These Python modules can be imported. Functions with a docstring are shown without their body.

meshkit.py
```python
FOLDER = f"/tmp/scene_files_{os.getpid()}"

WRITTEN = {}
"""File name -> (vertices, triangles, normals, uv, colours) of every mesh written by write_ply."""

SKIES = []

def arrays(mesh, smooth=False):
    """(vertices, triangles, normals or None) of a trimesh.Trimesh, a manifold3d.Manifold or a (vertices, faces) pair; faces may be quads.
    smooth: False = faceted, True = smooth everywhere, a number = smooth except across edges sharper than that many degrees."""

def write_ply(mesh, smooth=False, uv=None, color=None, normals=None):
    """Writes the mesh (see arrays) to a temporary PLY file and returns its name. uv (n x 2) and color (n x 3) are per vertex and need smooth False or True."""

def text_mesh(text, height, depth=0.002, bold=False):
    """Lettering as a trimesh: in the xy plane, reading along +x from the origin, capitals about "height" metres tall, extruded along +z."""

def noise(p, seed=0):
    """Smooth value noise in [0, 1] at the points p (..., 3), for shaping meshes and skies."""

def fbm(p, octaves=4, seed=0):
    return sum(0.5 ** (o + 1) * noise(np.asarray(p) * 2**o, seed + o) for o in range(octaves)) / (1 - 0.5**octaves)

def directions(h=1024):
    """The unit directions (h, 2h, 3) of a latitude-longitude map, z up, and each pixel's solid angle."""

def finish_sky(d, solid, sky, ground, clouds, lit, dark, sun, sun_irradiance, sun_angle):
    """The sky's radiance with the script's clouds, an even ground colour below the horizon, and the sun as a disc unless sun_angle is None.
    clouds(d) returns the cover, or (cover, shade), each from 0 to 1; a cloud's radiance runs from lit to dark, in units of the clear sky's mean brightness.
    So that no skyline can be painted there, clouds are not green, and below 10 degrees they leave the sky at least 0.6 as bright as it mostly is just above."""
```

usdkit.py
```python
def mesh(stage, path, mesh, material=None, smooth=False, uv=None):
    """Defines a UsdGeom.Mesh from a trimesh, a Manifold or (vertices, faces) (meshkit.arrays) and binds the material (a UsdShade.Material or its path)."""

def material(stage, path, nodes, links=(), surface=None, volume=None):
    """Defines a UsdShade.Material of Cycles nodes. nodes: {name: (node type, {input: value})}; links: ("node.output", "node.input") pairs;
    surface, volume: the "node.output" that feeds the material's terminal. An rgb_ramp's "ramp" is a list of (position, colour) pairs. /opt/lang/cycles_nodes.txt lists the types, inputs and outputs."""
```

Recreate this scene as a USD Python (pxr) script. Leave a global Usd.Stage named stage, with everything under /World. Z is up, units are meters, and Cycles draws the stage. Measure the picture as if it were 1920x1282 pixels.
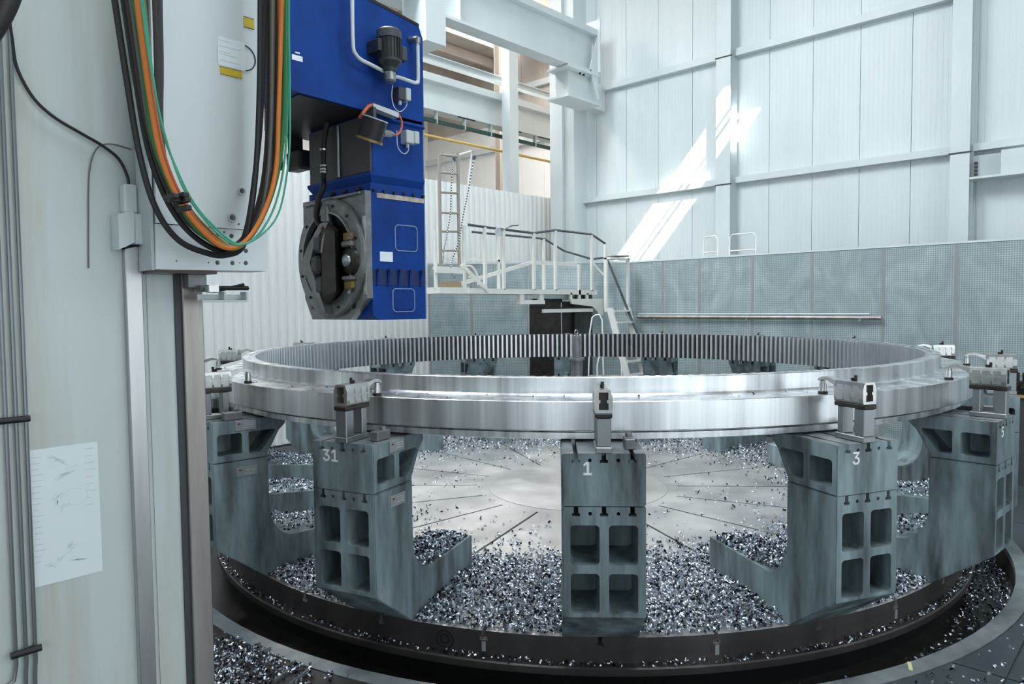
import math, random
import numpy as np
import trimesh
import manifold3d as m3
from shapely.geometry import Polygon, Point, box as sbox
import meshkit, usdkit
from pxr import Usd, UsdGeom, UsdLux, UsdShade, Gf, Sdf, Vt

random.seed(7)
RNG = np.random.default_rng(11)
stage = Usd.Stage.CreateInMemory()
UsdGeom.SetStageUpAxis(stage, 'Z'); UsdGeom.SetStageMetersPerUnit(stage, 1.0)
UsdGeom.Xform.Define(stage, '/World')
UsdGeom.Scope.Define(stage, '/World/Looks')

# ------------------------------------------------------------------ camera
# x runs along the crane girder, y across the hall, z up from the shop floor
EYE = np.array([0.0, 0.0, 2.22])
YAW, PITCH, ROLL = math.radians(43.46), math.radians(2.869), math.radians(-0.595)
f0 = np.array([math.cos(YAW), math.sin(YAW), 0]); r0 = np.array([math.sin(YAW), -math.cos(YAW), 0]); u0 = np.array([0, 0, 1.0])
fw = f0 * math.cos(PITCH) - u0 * math.sin(PITCH); up = u0 * math.cos(PITCH) + f0 * math.sin(PITCH)
rt = math.cos(ROLL) * r0 + math.sin(ROLL) * up; up2 = -math.sin(ROLL) * r0 + math.cos(ROLL) * up
cam = UsdGeom.Camera.Define(stage, '/World/camera')
M = np.eye(4); M[0, :3] = rt; M[1, :3] = up2; M[2, :3] = -fw; M[3, :3] = EYE
cam.AddTransformOp().Set(Gf.Matrix4d(*M.ravel().tolist()))
cam.CreateHorizontalApertureAttr(36.0); cam.CreateFocalLengthAttr(36.0 * 1339 / 1920); cam.CreateClippingRangeAttr(Gf.Vec2f(0.05, 500))
cam.CreateExposureAttr(0.12)
# ------------------------------------------------------------------ daylight and added fill
dome = UsdLux.DomeLight.Define(stage, '/World/sky'); dome.CreateColorAttr(Gf.Vec3f(0.75, 0.87, 1.0)); dome.CreateIntensityAttr(1.0)
def aim(prim, d):
    d = np.array(d, float) / np.linalg.norm(d); z = -d; x = np.cross([0, 0, 1.0], z)
    x = x / np.linalg.norm(x) if np.linalg.norm(x) > 1e-6 else np.array([1.0, 0, 0]); y = np.cross(z, x)
    return x, y, z
def light_frame(l, pos, d):
    x, y, z = aim(l, d); m = np.eye(4); m[0, :3] = x; m[1, :3] = y; m[2, :3] = z; m[3, :3] = pos
    UsdGeom.Xformable(l).AddTransformOp().Set(Gf.Matrix4d(*m.ravel().tolist()))
sun = UsdLux.DistantLight.Define(stage, '/World/sun'); sun.CreateAngleAttr(0.4); sun.CreateNormalizeAttr(True); sun.CreateIntensityAttr(11.0); sun.CreateColorAttr(Gf.Vec3f(1.0, 0.97, 0.92))
light_frame(sun, [0, 0, 20], (0.5, 0.6, -0.68))
def rect(name, pos, d, w, h, inten, col):
    l = UsdLux.RectLight.Define(stage, '/World/' + name); l.CreateWidthAttr(w); l.CreateHeightAttr(h); l.CreateIntensityAttr(inten); l.CreateColorAttr(Gf.Vec3f(*col)); light_frame(l, pos, d)
DAY = (0.87, 0.95, 1.0)
rect('roof_light_a', (2.6, 7.7, 10.9), (0, 0, -1), 7.0, 2.4, 21.0, DAY)       # long roof lights of the main bay
rect('roof_light_b', (3.4, 1.4, 10.9), (0, 0, -1), 5.0, 2.0, 13.0, DAY)
rect('hall_door_light', (2.5, -5.9, 2.1), (0, 1, 0), 10.5, 4.0, 1.35, DAY)     # added area light behind the camera, brightens ring and supports
rect('side_door_light', (-5.9, -3.6, 1.6), (1, 0, 0), 3.4, 3.2, 1.9, DAY)     # added area light, reflected in the middle of the ring
rect('window_light', (5.5, -5.9, 7.4), (0, 1, 0), 11.0, 2.6, 2.5, DAY)        # added high area light, steep enough to leave the pockets dark
rect('bay_roof_light', (12.0, 13.4, 10.9), (0, 0, -1), 10.0, 1.6, 28.0, (1.0, 0.97, 0.93))

# ------------------------------------------------------------------ materials
def material(name, nodes, links, surface='p.BSDF'):
    usdkit.material(stage, '/World/Looks/' + name, nodes, links, surface=surface); return '/World/Looks/' + name
def plain(name, col, rough=0.5, metal=0.0, **kw):
    return material(name, {'p': ('principled_bsdf', {'base_color': col, 'roughness': rough, 'metallic': metal, **kw})}, [])
def noisy(name, ca, cb, scale=(3, 3, 3), rough=0.5, metal=0.0, detail=5.0, lo=0.35, hi=0.7, rb=None, bump=0.0, nrough=0.6, spec=0.5):
    """two tones mixed by a stretched noise on the surface's own position"""
    n = {'g': ('geometry', {}), 'm': ('mapping', {'scale': scale}), 'n': ('noise_texture', {'scale': 1.0, 'detail': detail, 'roughness': nrough}),
         'r': ('rgb_ramp', {'ramp': [(lo, ca), (hi, cb)]}), 'p': ('principled_bsdf', {'roughness': rough, 'metallic': metal, 'specular_ior_level': spec})}
    l = [('g.position', 'm.vector'), ('m.vector', 'n.vector'), ('n.fac', 'r.fac'), ('r.color', 'p.base_color')]
    if rb is not None:
        n['q'] = ('map_range', {'from_min': lo, 'from_max': hi, 'to_min': rough, 'to_max': rb}); l += [('n.fac', 'q.value'), ('q.result', 'p.roughness')]
    if bump:
        n['b'] = ('bump', {'strength': bump, 'distance': 0.01}); l += [('n.fac', 'b.height'), ('b.normal', 'p.normal')]
    return material(name, n, l)

M_WALL = noisy('wall_sheet', (0.70, 0.76, 0.77), (0.76, 0.81, 0.82), (2.5, 2.5, 0.25), 0.42)
M_STEEL_WHITE = noisy('white_steel_paint', (0.66, 0.72, 0.73), (0.72, 0.77, 0.78), (2, 2, 1), 0.4)
M_TAN = noisy('tan_sheet', (0.52, 0.47, 0.42), (0.60, 0.55, 0.50), (2, 2, 0.3), 0.55)
M_FENCE = plain('white_trapezoid_sheet', (0.90, 0.91, 0.90), 0.4)
M_MACHINE = noisy('machine_white_paint', (0.49, 0.50, 0.45), (0.60, 0.65, 0.64), (5, 5, 0.3), 0.38, detail=6, lo=0.3, hi=0.55)
M_MACHINE_B = plain('machine_white_plate', (0.66, 0.71, 0.72), 0.35)
M_BLUE = noisy('blue_machine_paint', (0.003, 0.035, 0.20), (0.005, 0.055, 0.30), (3, 3, 2.2), 0.5, detail=7, rb=0.62, spec=0.2)
M_BLUE_EDGE = plain('worn_blue_edge', (0.18, 0.25, 0.45), 0.5)
M_CAST = noisy('grey_cast_paint', (0.020, 0.022, 0.023), (0.285, 0.37, 0.395), (6, 6, 1.1), 0.42, detail=8, lo=0.29, hi=0.66, rb=0.55, nrough=0.6)
M_MACHINED = noisy('machined_cast_top', (0.16, 0.17, 0.175), (0.38, 0.40, 0.41), (9, 9, 9), 0.35, 0.6, rb=0.5)
M_RING = noisy('turned_bright_steel', (0.44, 0.45, 0.47), (0.93, 0.95, 0.96), (7, 7, 0.12), 0.25, 1.0, detail=7, rb=0.38, lo=0.3, hi=0.7)
M_TOOTH = noisy('tooth_steel', (0.78, 0.80, 0.83), (0.92, 0.94, 0.96), (3, 3, 3), 0.3, 1.0)
M_DISC = noisy('rotary_table_steel', (0.40, 0.40, 0.40), (0.62, 0.62, 0.62), (1.6, 1.6, 1.6), 0.38, 0.7, detail=6, rb=0.5)
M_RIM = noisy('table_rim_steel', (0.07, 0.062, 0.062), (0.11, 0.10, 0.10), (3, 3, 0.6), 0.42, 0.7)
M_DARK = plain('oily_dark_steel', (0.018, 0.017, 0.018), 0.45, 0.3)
M_DARK2 = noisy('oily_brown_steel', (0.022, 0.018, 0.017), (0.055, 0.045, 0.042), (9, 9, 9), 0.35, 0.4)
M_BLACK = plain('black_rubber', (0.012, 0.012, 0.013), 0.5)
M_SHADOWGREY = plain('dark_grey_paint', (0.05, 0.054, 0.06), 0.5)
M_GREY = noisy('grey_machine_steel', (0.16, 0.165, 0.17), (0.27, 0.28, 0.29), (8, 8, 8), 0.4, 0.5)
M_BRIGHT = noisy('bright_clamp_steel', (0.46, 0.46, 0.45), (0.60, 0.60, 0.59), (12, 12, 12), 0.26, 0.9)
M_POST = plain('ground_post_steel', (0.30, 0.32, 0.33), 0.34, 0.8)
M_RAILWAY = noisy('guide_way_steel', (0.42, 0.42, 0.42), (0.62, 0.62, 0.62), (3, 3, 0.4), 0.30, 0.85, rb=0.4)
M_WAY2 = noisy('brown_guide_way', (0.30, 0.27, 0.25), (0.50, 0.47, 0.45), (6, 6, 0.5), 0.36, 0.7, detail=6)
M_CHIP = material('chip_steel', {'o': ('object_info', {}), 'r': ('rgb_ramp', {'ramp': [(0.0, (0.03, 0.035, 0.055)), (0.24, (0.06, 0.07, 0.10)), (0.36, (0.66, 0.71, 0.80)), (1.0, (0.86, 0.89, 0.95))]}),
    'p': ('principled_bsdf', {'metallic': 1.0, 'roughness': 0.26})}, [('o.random', 'r.fac'), ('r.color', 'p.base_color')])
M_FLOOR = noisy('floor_plate_paint', (0.035, 0.05, 0.057), (0.055, 0.072, 0.08), (3, 3, 3), 0.5)
M_SLAB = noisy('floor_slab', (0.05, 0.055, 0.06), (0.08, 0.085, 0.09), (1, 1, 1), 0.7)
M_PITRING = noisy('pit_ring_steel', (0.20, 0.23, 0.24), (0.31, 0.34, 0.35), (6, 6, 6), 0.4, 0.5)
M_PITWALL = plain('pit_wall_oily', (0.03, 0.03, 0.032), 0.5)
M_TROUGH = noisy('trough_oily_steel', (0.03, 0.027, 0.025), (0.06, 0.054, 0.05), (5, 5, 5), 0.35, 0.3)
M_PLATWHITE = noisy('platform_white_paint', (0.74, 0.74, 0.70), (0.80, 0.80, 0.77), (6, 6, 6), 0.4)
M_HANDRAIL = plain('dark_handrail_paint', (0.06, 0.075, 0.09), 0.4)
M_LADDER = plain('galvanised_ladder', (0.42, 0.39, 0.34), 0.45, 0.4)
M_WOOD = noisy('bare_wood', (0.34, 0.24, 0.15), (0.46, 0.34, 0.22), (4, 4, 20), 0.7)
M_PAPER = plain('white_paper', (0.80, 0.86, 0.87), 0.6)
M_INK = plain('faded_grey_print', (0.56, 0.62, 0.64), 0.7)
M_INK2 = plain('dark_grey_print', (0.30, 0.34, 0.36), 0.7)
M_YELLOW = plain('yellow_label', (0.62, 0.46, 0.02), 0.5)
M_WHITE = plain('white_marking_paint', (0.85, 0.86, 0.85), 0.6)
M_PLATE = plain('aluminium_plate', (0.36, 0.38, 0.39), 0.4, 0.4)
M_RED = plain('dark_red_mark', (0.16, 0.03, 0.03), 0.5)
M_GREEN = plain('green_cable', (0.025, 0.22, 0.06), 0.4)
M_MINT = plain('mint_cable', (0.05, 0.36, 0.22), 0.4)
M_ORANGE = plain('orange_cable', (0.72, 0.20, 0.025), 0.4)
M_ORANGE_RED = plain('red_orange_conduit', (0.55, 0.12, 0.05), 0.4)
M_GREYCABLE = plain('grey_cable', (0.16, 0.155, 0.15), 0.45)
M_BROWNCABLE = plain('brown_cable', (0.05, 0.038, 0.03), 0.5)
M_OLIVE = plain('olive_cable', (0.20, 0.17, 0.03), 0.45)
M_PALECONDUIT = plain('pale_conduit', (0.62, 0.66, 0.68), 0.35)
M_MOTOR = plain('charcoal_motor_paint', (0.03, 0.034, 0.036), 0.45)
M_BRASS = plain('worn_brass', (0.30, 0.21, 0.07), 0.4, 0.6)
M_STRIPE = noisy('rusty_cream_strip', (0.36, 0.27, 0.20), (0.60, 0.54, 0.46), (14, 14, 14), 0.6)
M_BUS = plain('dark_green_busbar', (0.015, 0.06, 0.05), 0.5)
M_YPIPE = plain('yellow_gas_pipe', (0.70, 0.47, 0.12), 0.45)
M_BOXGREY = plain('pale_switch_box', (0.50, 0.55, 0.56), 0.4)
M_SKY = material('roof_light_sheet', {'p': ('emission', {'color': (0.95, 0.98, 1.0), 'strength': 3.0})}, [], 'p.emission')
# perforated galvanised sheet: the holes show as a fine dark grid
M_PERF = material('perforated_galvanised_sheet', {
    'g': ('geometry', {}), 's': ('separate_xyz', {}), 'h': ('math', {'math_type': 'subtract'}),
    'a': ('math', {'math_type': 'multiply', 'value2': 2 * math.pi / 0.03}), 'b': ('math', {'math_type': 'multiply', 'value2': 2 * math.pi / 0.03}),
    'ca': ('math', {'math_type': 'cosine'}), 'cb': ('math', {'math_type': 'cosine'}), 'add': ('math', {'math_type': 'add'}),
    'r': ('map_range', {'from_min': 0.1, 'from_max': 0.9, 'to_min': 0.0, 'to_max': 1.0, 'clamp': True}),
    'm': ('mapping', {'scale': (1.1, 1.1, 0.8)}), 'n': ('noise_texture', {'scale': 1.4, 'detail': 7.0, 'roughness': 0.62, 'distortion': 2.0}),
    'c': ('rgb_ramp', {'ramp': [(0.3, (0.33, 0.41, 0.43)), (0.7, (0.58, 0.66, 0.67))]}),
    'x': ('mix', {'mix_type': 'mix', 'color2': (0.24, 0.31, 0.32)}), 'p': ('principled_bsdf', {'roughness': 0.42, 'metallic': 0.35})},
    [('g.position', 's.vector'), ('s.y', 'h.value1'), ('s.x', 'h.value2'), ('h.value', 'a.value1'), ('s.z', 'b.value1'), ('a.value', 'ca.value1'), ('b.value', 'cb.value1'),
     ('ca.value', 'add.value1'), ('cb.value', 'add.value2'), ('add.value', 'r.value'), ('g.position', 'm.vector'), ('m.vector', 'n.vector'), ('n.fac', 'c.fac'),
     ('r.result', 'x.fac'), ('c.color', 'x.color1'), ('x.color', 'p.base_color')])

# ------------------------------------------------------------------ mesh helpers
class MB:
    def __init__(s): s.v = []; s.f = []; s.n = 0
    def add(s, v, f):
        v = np.asarray(v, float); f = np.asarray(f, int)
        if f.shape[1] == 4: f = np.vstack([f[:, [0, 1, 2]], f[:, [0, 2, 3]]])
        s.v.append(v); s.f.append(f + s.n); s.n += len(v); return s
    def tm(s, m, T=None):
        if hasattr(m, 'to_mesh'):
            q = m.to_mesh(); v, f = np.array(q.vert_properties[:, :3]), np.array(q.tri_verts)
        else: v, f = np.array(m.vertices), np.array(m.faces)
        if T is not None: v = v @ T[:3, :3].T + T[:3, 3]
        return s.add(v, f)
    def box(s, x0, x1, y0, y1, z0, z1):
        x0, x1 = sorted((x0, x1)); y0, y1 = sorted((y0, y1)); z0, z1 = sorted((z0, z1))
        v = [(x, y, z) for z in (z0, z1) for y in (y0, y1) for x in (x0, x1)]
        return s.add(v, [[0, 2, 3, 1], [4, 5, 7, 6], [0, 1, 5, 4], [2, 6, 7, 3], [0, 4, 6, 2], [1, 3, 7, 5]])
    def rbox(s, x0, x1, y0, y1, z0, z1, b=0.004):
        """a box with chamfered edges"""
        x0, x1 = sorted((x0, x1)); y0, y1 = sorted((y0, y1)); z0, z1 = sorted((z0, z1)); b = min(b, (x1 - x0) / 3, (y1 - y0) / 3, (z1 - z0) / 3)
        pts = []
        for x, sx in ((x0, 1), (x1, -1)):
            for y, sy in ((y0, 1), (y1, -1)):
                for z, sz in ((z0, 1), (z1, -1)):
                    pts += [(x, y + sy * b, z + sz * b), (x + sx * b, y, z + sz * b), (x + sx * b, y + sy * b, z)]
        return s.tm(m3.Manifold.hull_points(np.array(pts, np.float32)))
    def hull(s, pts): return s.tm(m3.Manifold.hull_points(np.array(pts, np.float32)))
    def prism(s, poly, axis, a, b):
        """poly in the plane of the two other axes (in x, y, z order), drawn out along axis from a to b"""
        poly = Polygon(poly).buffer(0) if not hasattr(poly, 'exterior') else poly
        for g in getattr(poly, 'geoms', [poly]):
            m = trimesh.creation.extrude_polygon(g, abs(b - a), engine='earcut'); v = np.array(m.vertices); v[:, 2] += min(a, b)
            order = {'x': [2, 0, 1], 'y': [0, 2, 1], 'z': [0, 1, 2]}[axis]; f = np.array(m.faces)
            if axis == 'y': f = f[:, ::-1]
            s.add(v[:, order], f)
        return s
    def tube(s, path, r, n=8, caps=True):
        p = np.array(path, float); t = np.gradient(p, axis=0); t /= np.linalg.norm(t, axis=1, keepdims=True)
        a = np.array([0, 0, 1.0]) if abs(t[0][2]) < 0.9 else np.array([1.0, 0, 0]); nrm = np.cross(t[0], a); nrm /= np.linalg.norm(nrm)
        rr = np.broadcast_to(r, len(p)); rings = []
        for i in range(len(p)):
            nrm = nrm - t[i] * (nrm @ t[i]); nrm /= np.linalg.norm(nrm); bi = np.cross(t[i], nrm); th = np.arange(n) * 2 * math.pi / n
            rings.append(p[i] + rr[i] * (np.cos(th)[:, None] * nrm + np.sin(th)[:, None] * bi))
        v = np.vstack(rings); f = []
        for i in range(len(p) - 1):
            for k in range(n): a0, a1 = i * n + k, i * n + (k + 1) % n; f.append((a0, a1, a1 + n, a0 + n))
        s.add(v, f)
        if caps:
            e = (len(p) - 1) * n
            s.add(v[:n], [(0, k + 1, k) for k in range(1, n - 1)]); s.add(v[e:], [(0, k, k + 1) for k in range(1, n - 1)])
        return s
    def cyl(s, p0, p1, r, n=16): return s.tube([p0, p1], r, n)
    def lathe(s, prof, n=48, axis='z', c=(0, 0, 0), a0=0.0, a1=2 * math.pi, close=False):
        """prof: (radius, height) points; close joins the last to the first (a solid ring)"""
        pr = list(prof) + ([prof[0]] if close else []); full = abs(a1 - a0 - 2 * math.pi) < 1e-6; k = n if full else n + 1
        th = a0 + (a1 - a0) * np.arange(k) / n; P = np.array(pr, float)
        v = np.stack([np.outer(np.cos(th), P[:, 0]), np.outer(np.sin(th), P[:, 0]), np.broadcast_to(P[:, 1], (k, len(P)))], -1).reshape(-1, 3); m = len(P); f = []
        for i in range(n):
            j = (i + 1) % k
            for q in range(m - 1): f.append((i * m + q, j * m + q, j * m + q + 1, i * m + q + 1))
        order = {'z': [0, 1, 2], 'x': [2, 0, 1], 'y': [1, 2, 0]}[axis]
        return s.add(v[:, order] + np.array(c, float), f)
    def out(s): return np.vstack(s.v), np.vstack(s.f)
    def tri(s): v, f = s.out(); return trimesh.Trimesh(v, f, process=False)

USED = {}
def path_of(name, parent=None):
    base = (parent.GetPath().pathString if parent is not None else '/World') + '/' + name; k = USED.get(base, 0); USED[base] = k + 1
    return base if k == 0 else f'{base}_{k:03d}'
def tag(p, label=None, cat=None, group=None, kind=None):
    p = p.GetPrim() if hasattr(p, 'GetPrim') else p
    for key, val in (('label', label), ('category', cat), ('group', group), ('kind', kind)):
        if val: p.SetCustomDataByKey(key, val)
    return p
def obj(name, mesh, mat, parent=None, label=None, cat=None, group=None, kind=None, smooth=False):
    if isinstance(mesh, MB): mesh = mesh.out()
    p = usdkit.mesh(stage, path_of(name, parent), mesh, mat, smooth=smooth).GetPrim(); return tag(p, label, cat, group, kind)
def thing(name, label, cat, loc=(0, 0, 0), rz=0.0, group=None, kind=None):
    x = UsdGeom.Xform.Define(stage, path_of(name)); x.AddTranslateOp().Set(Gf.Vec3d(*map(float, loc))); x.AddRotateZOp().Set(float(rz)); return tag(x, label, cat, group, kind)
def copy(src, loc, rz, label, group=None, name=None, instance=True, cat=None):
    x = UsdGeom.Xform.Define(stage, path_of(name or src.GetName())); x.AddTranslateOp().Set(Gf.Vec3d(*map(float, loc))); x.AddRotateZOp().Set(float(rz))
    p = x.GetPrim(); p.GetReferences().AddInternalReference(src.GetPath())
    if instance: p.SetInstanceable(True)
    return tag(p, label, cat, group)
def spline(pts, n=10):
    p = np.array(pts, float); p = np.vstack([2 * p[0] - p[1], p, 2 * p[-1] - p[-2]]); o = []
    for i in range(1, len(p) - 2):
        a, b, c, d = p[i - 1:i + 3]
        for t in np.arange(n) / n: o.append(0.5 * (2 * b + (c - a) * t + (2 * a - 5 * b + 4 * c - d) * t * t + (3 * b - a - 3 * c + d) * t ** 3))
    o.append(p[-2]); return np.array(o)
def rrect(x0, x1, y0, y1, r): return sbox(x0 + r, y0 + r, x1 - r, y1 - r).buffer(r, quad_segs=4)
def mani(poly, depth):
    """a shapely polygon drawn out along z as a Manifold"""
    rings = [np.array(poly.exterior.coords)[:-1]] + [np.array(i.coords)[:-1] for i in poly.interiors]
    return m3.Manifold.extrude(m3.CrossSection([r.astype(np.float64) for r in rings], m3.FillRule.EvenOdd), depth)
def rot(ax, deg): return trimesh.transformations.rotation_matrix(math.radians(deg), ax)
def trans(x, y, z): return trimesh.transformations.translation_matrix([x, y, z])

# ================================================================== SETTING
C = np.array([6.278, 4.959])                 # the rotary table's axis
PIT_R, RING_OUT = 4.05, 4.165
FLOOR_OUT = sbox(-6, -6, 19, 22)
near = sbox(3.0, -1.6, 8.6, 2.2)
fl = thing('floor', None, None, kind='structure')
obj('slab', MB().prism(FLOOR_OUT.difference(Point(*C).buffer(RING_OUT - 0.004, 96)), 'z', -0.3, -0.012), M_SLAB, fl)
hole = Point(*C).buffer(RING_OUT + 0.004, 96)
xs, ys = [1.0, 1.5, 2.12, 2.7, 3.9, 4.97, 6.2, 7.4, 8.6, 9.8, 11.0], [-1.7, -0.5, 0.72, 1.9]
for i in range(len(xs) - 1):
    for j in range(len(ys) - 1):
        g = sbox(xs[i] + 0.006, ys[j] + 0.006, xs[i + 1] - 0.006, ys[j + 1] - 0.006).difference(hole)
        if g.area > 0.02: obj('floor_plate', MB().prism(g, 'z', -0.012, 0.0), M_FLOOR, fl)
for a, b, c, d in ((1.5, 3.4, 2.6, 4.3), (1.5, 4.32, 2.6, 5.4), (1.5, 5.42, 2.6, 6.6)):
    g = sbox(a, b, c, d).difference(hole)
    if g.area > 0.02: obj('floor_plate', MB().prism(g, 'z', -0.012, 0.0), M_TROUGH, fl)  # left plates in a darker brown that stands for the shade there
pit = thing('trim_1', 'round steel-edged pit around the rotary table', None, (*C, 0), kind='structure')
obj('edge_ring', MB().lathe([(PIT_R, -0.05), (RING_OUT, -0.05), (RING_OUT, 0.006), (PIT_R, 0.006)], 128, close=True), M_PITRING, pit)
obj('pit_wall', MB().lathe([(PIT_R + 0.004, -0.22), (PIT_R + 0.004, -0.05), (PIT_R + 0.1, -0.05), (PIT_R + 0.1, -0.22)], 128, close=True), M_PITWALL, pit)
obj('trough_floor', MB().lathe([(3.3, -0.28), (PIT_R + 0.1, -0.28), (PIT_R + 0.1, -0.22), (3.3, -0.22)], 128, close=True), M_TROUGH, pit)

def rib_panel(x, y0, y1, z0, z1, pitch=0.075, deep=0.002, th=0.05):
    """sandwich panel with fine upright grooves, seen from -x, face at x"""
    pts, y = [(x, y0 + 0.004)], y0 + 0.02
    while y < y1 - 0.03: pts += [(x, y), (x + deep, y + 0.008), (x + deep, y + 0.018), (x, y + 0.026)]; y += pitch
    pts += [(x, y1 - 0.004), (x + th, y1 - 0.004), (x + th, y0 + 0.004)]
    return MB().prism(pts, 'z', z0, z1)
UW = 12.6
wr = thing('wall_right', 'white sandwich-panel wall with sunlit stripes', None, kind='structure')
obj('outer_sheet', MB().box(UW + 0.05, UW + 0.15, -6, 9.9, 0, 11), M_WALL, wr)
edges = [9.86, 9.37] + [8.60 - 0.765 * k for k in range(20)]
for a, b in zip(edges[:-1], edges[1:]): obj('wall_panel', rib_panel(UW, b, a, 0.0, 11.0), M_WALL, wr)
for z0, z1 in ((4.44, 4.55), (6.74, 6.87), (9.1, 9.22)):
    for a, b in ((9.8, 6.43), (6.13, 2.65), (2.38, -1.4), (-1.7, -5.9)):
        obj('girt', MB().box(UW - 0.12, UW, b, a, z0, z0 + 0.012).box(UW - 0.13, UW - 0.118, b, a, z0, z1).box(UW - 0.12, UW, b, a, z1 - 0.012, z1), M_STEEL_WHITE, wr)
for y0, y1 in ((6.14, 6.42), (2.39, 2.64), (-1.68, -1.42)):
    o = obj('column', MB().box(UW - 0.3, UW - 0.285, y0, y1, 0, 11).box(UW - 0.285, UW - 0.02, (y0 + y1) / 2 - 0.006, (y0 + y1) / 2 + 0.006, 0, 11).box(UW - 0.02, UW - 0.005, y0, y1, 0, 11), M_STEEL_WHITE, wr)
    obj('collar', MB().box(UW - 0.31, UW - 0.28, y0 - 0.02, y1 + 0.02, 4.40, 4.42), M_SHADOWGREY, o)
    obj('collar', MB().box(UW - 0.31, UW - 0.28, y0 - 0.02, y1 + 0.02, 6.70, 6.72), M_SHADOWGREY, o)
# the hall's other walls and the roof with its open roof light
def slab(name, m, mat): return obj(name, m, mat, kind='structure')
slab('wall_front', MB().box(-6, 12.75, -6.15, -6, 0, 11), M_WALL)
slab('wall_left', MB().box(-6.15, -6, -6, 22, 0, 11), M_WALL)
slab('wall_back', MB().box(-6, 19, 22, 22.15, 0, 11), M_FENCE)
we = thing('wall_end', 'tan end wall of the second bay', None, kind='structure')
for k in range(12): obj('wall_panel', MB().box(18.5, 18.6, 9.9 + k * 1.01, 10.9 + k * 1.01, 0, 8.7), M_FENCE, we); obj('upper_panel', MB().box(18.5, 18.6, 9.9 + k * 1.01, 10.9 + k * 1.01, 8.72, 11), M_TAN, we)
obj('girt', MB().box(18.35, 18.5, 9.9, 22, 7.75, 7.95), M_STEEL_WHITE, we)
obj('girt', MB().box(18.35, 18.5, 9.9, 22, 9.6, 9.8), M_STEEL_WHITE, we)
slab('wall_return', MB().box(12.6, 18.6, 9.75, 9.9, 0, 11), M_TAN)
ce = thing('ceiling', 'hall roof', None, kind='structure')
roof = sbox(-6.2, -6.2, 19, 22.2).difference(sbox(6.55, 0.955, 8.72, 1.975)).difference(sbox(13.8, 17.03, 18.5, 17.45))
obj('roof_deck', MB().prism(roof, 'z', 11.0, 11.12), M_TAN, ce)
for y0, y1 in ((1.29, 1.37), (1.455, 1.515)): obj('glazing_bar', MB().box(6.55, 8.72, y0, y1, 11.0, 11.06), M_STEEL_WHITE, ce)
obj('roof_light', MB().box(13.8, 18.5, 17.03, 17.45, 11.02, 11.05), M_SKY, ce)
for x in (10.8, 13.0):
    obj('rafter', MB().box(x - 0.1, x + 0.1, 10.2, 21.9, 9.75, 9.78).box(x - 0.01, x + 0.01, 10.2, 21.9, 9.78, 10.6).box(x - 0.1, x + 0.1, 10.2, 21.9, 10.6, 10.63), M_TAN, ce)
for y in (12.5, 14.2, 18.2, 20.0): obj('purlin', MB().box(6, 18.5, y - 0.05, y + 0.05, 10.65, 10.98), M_TAN, ce)

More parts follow.
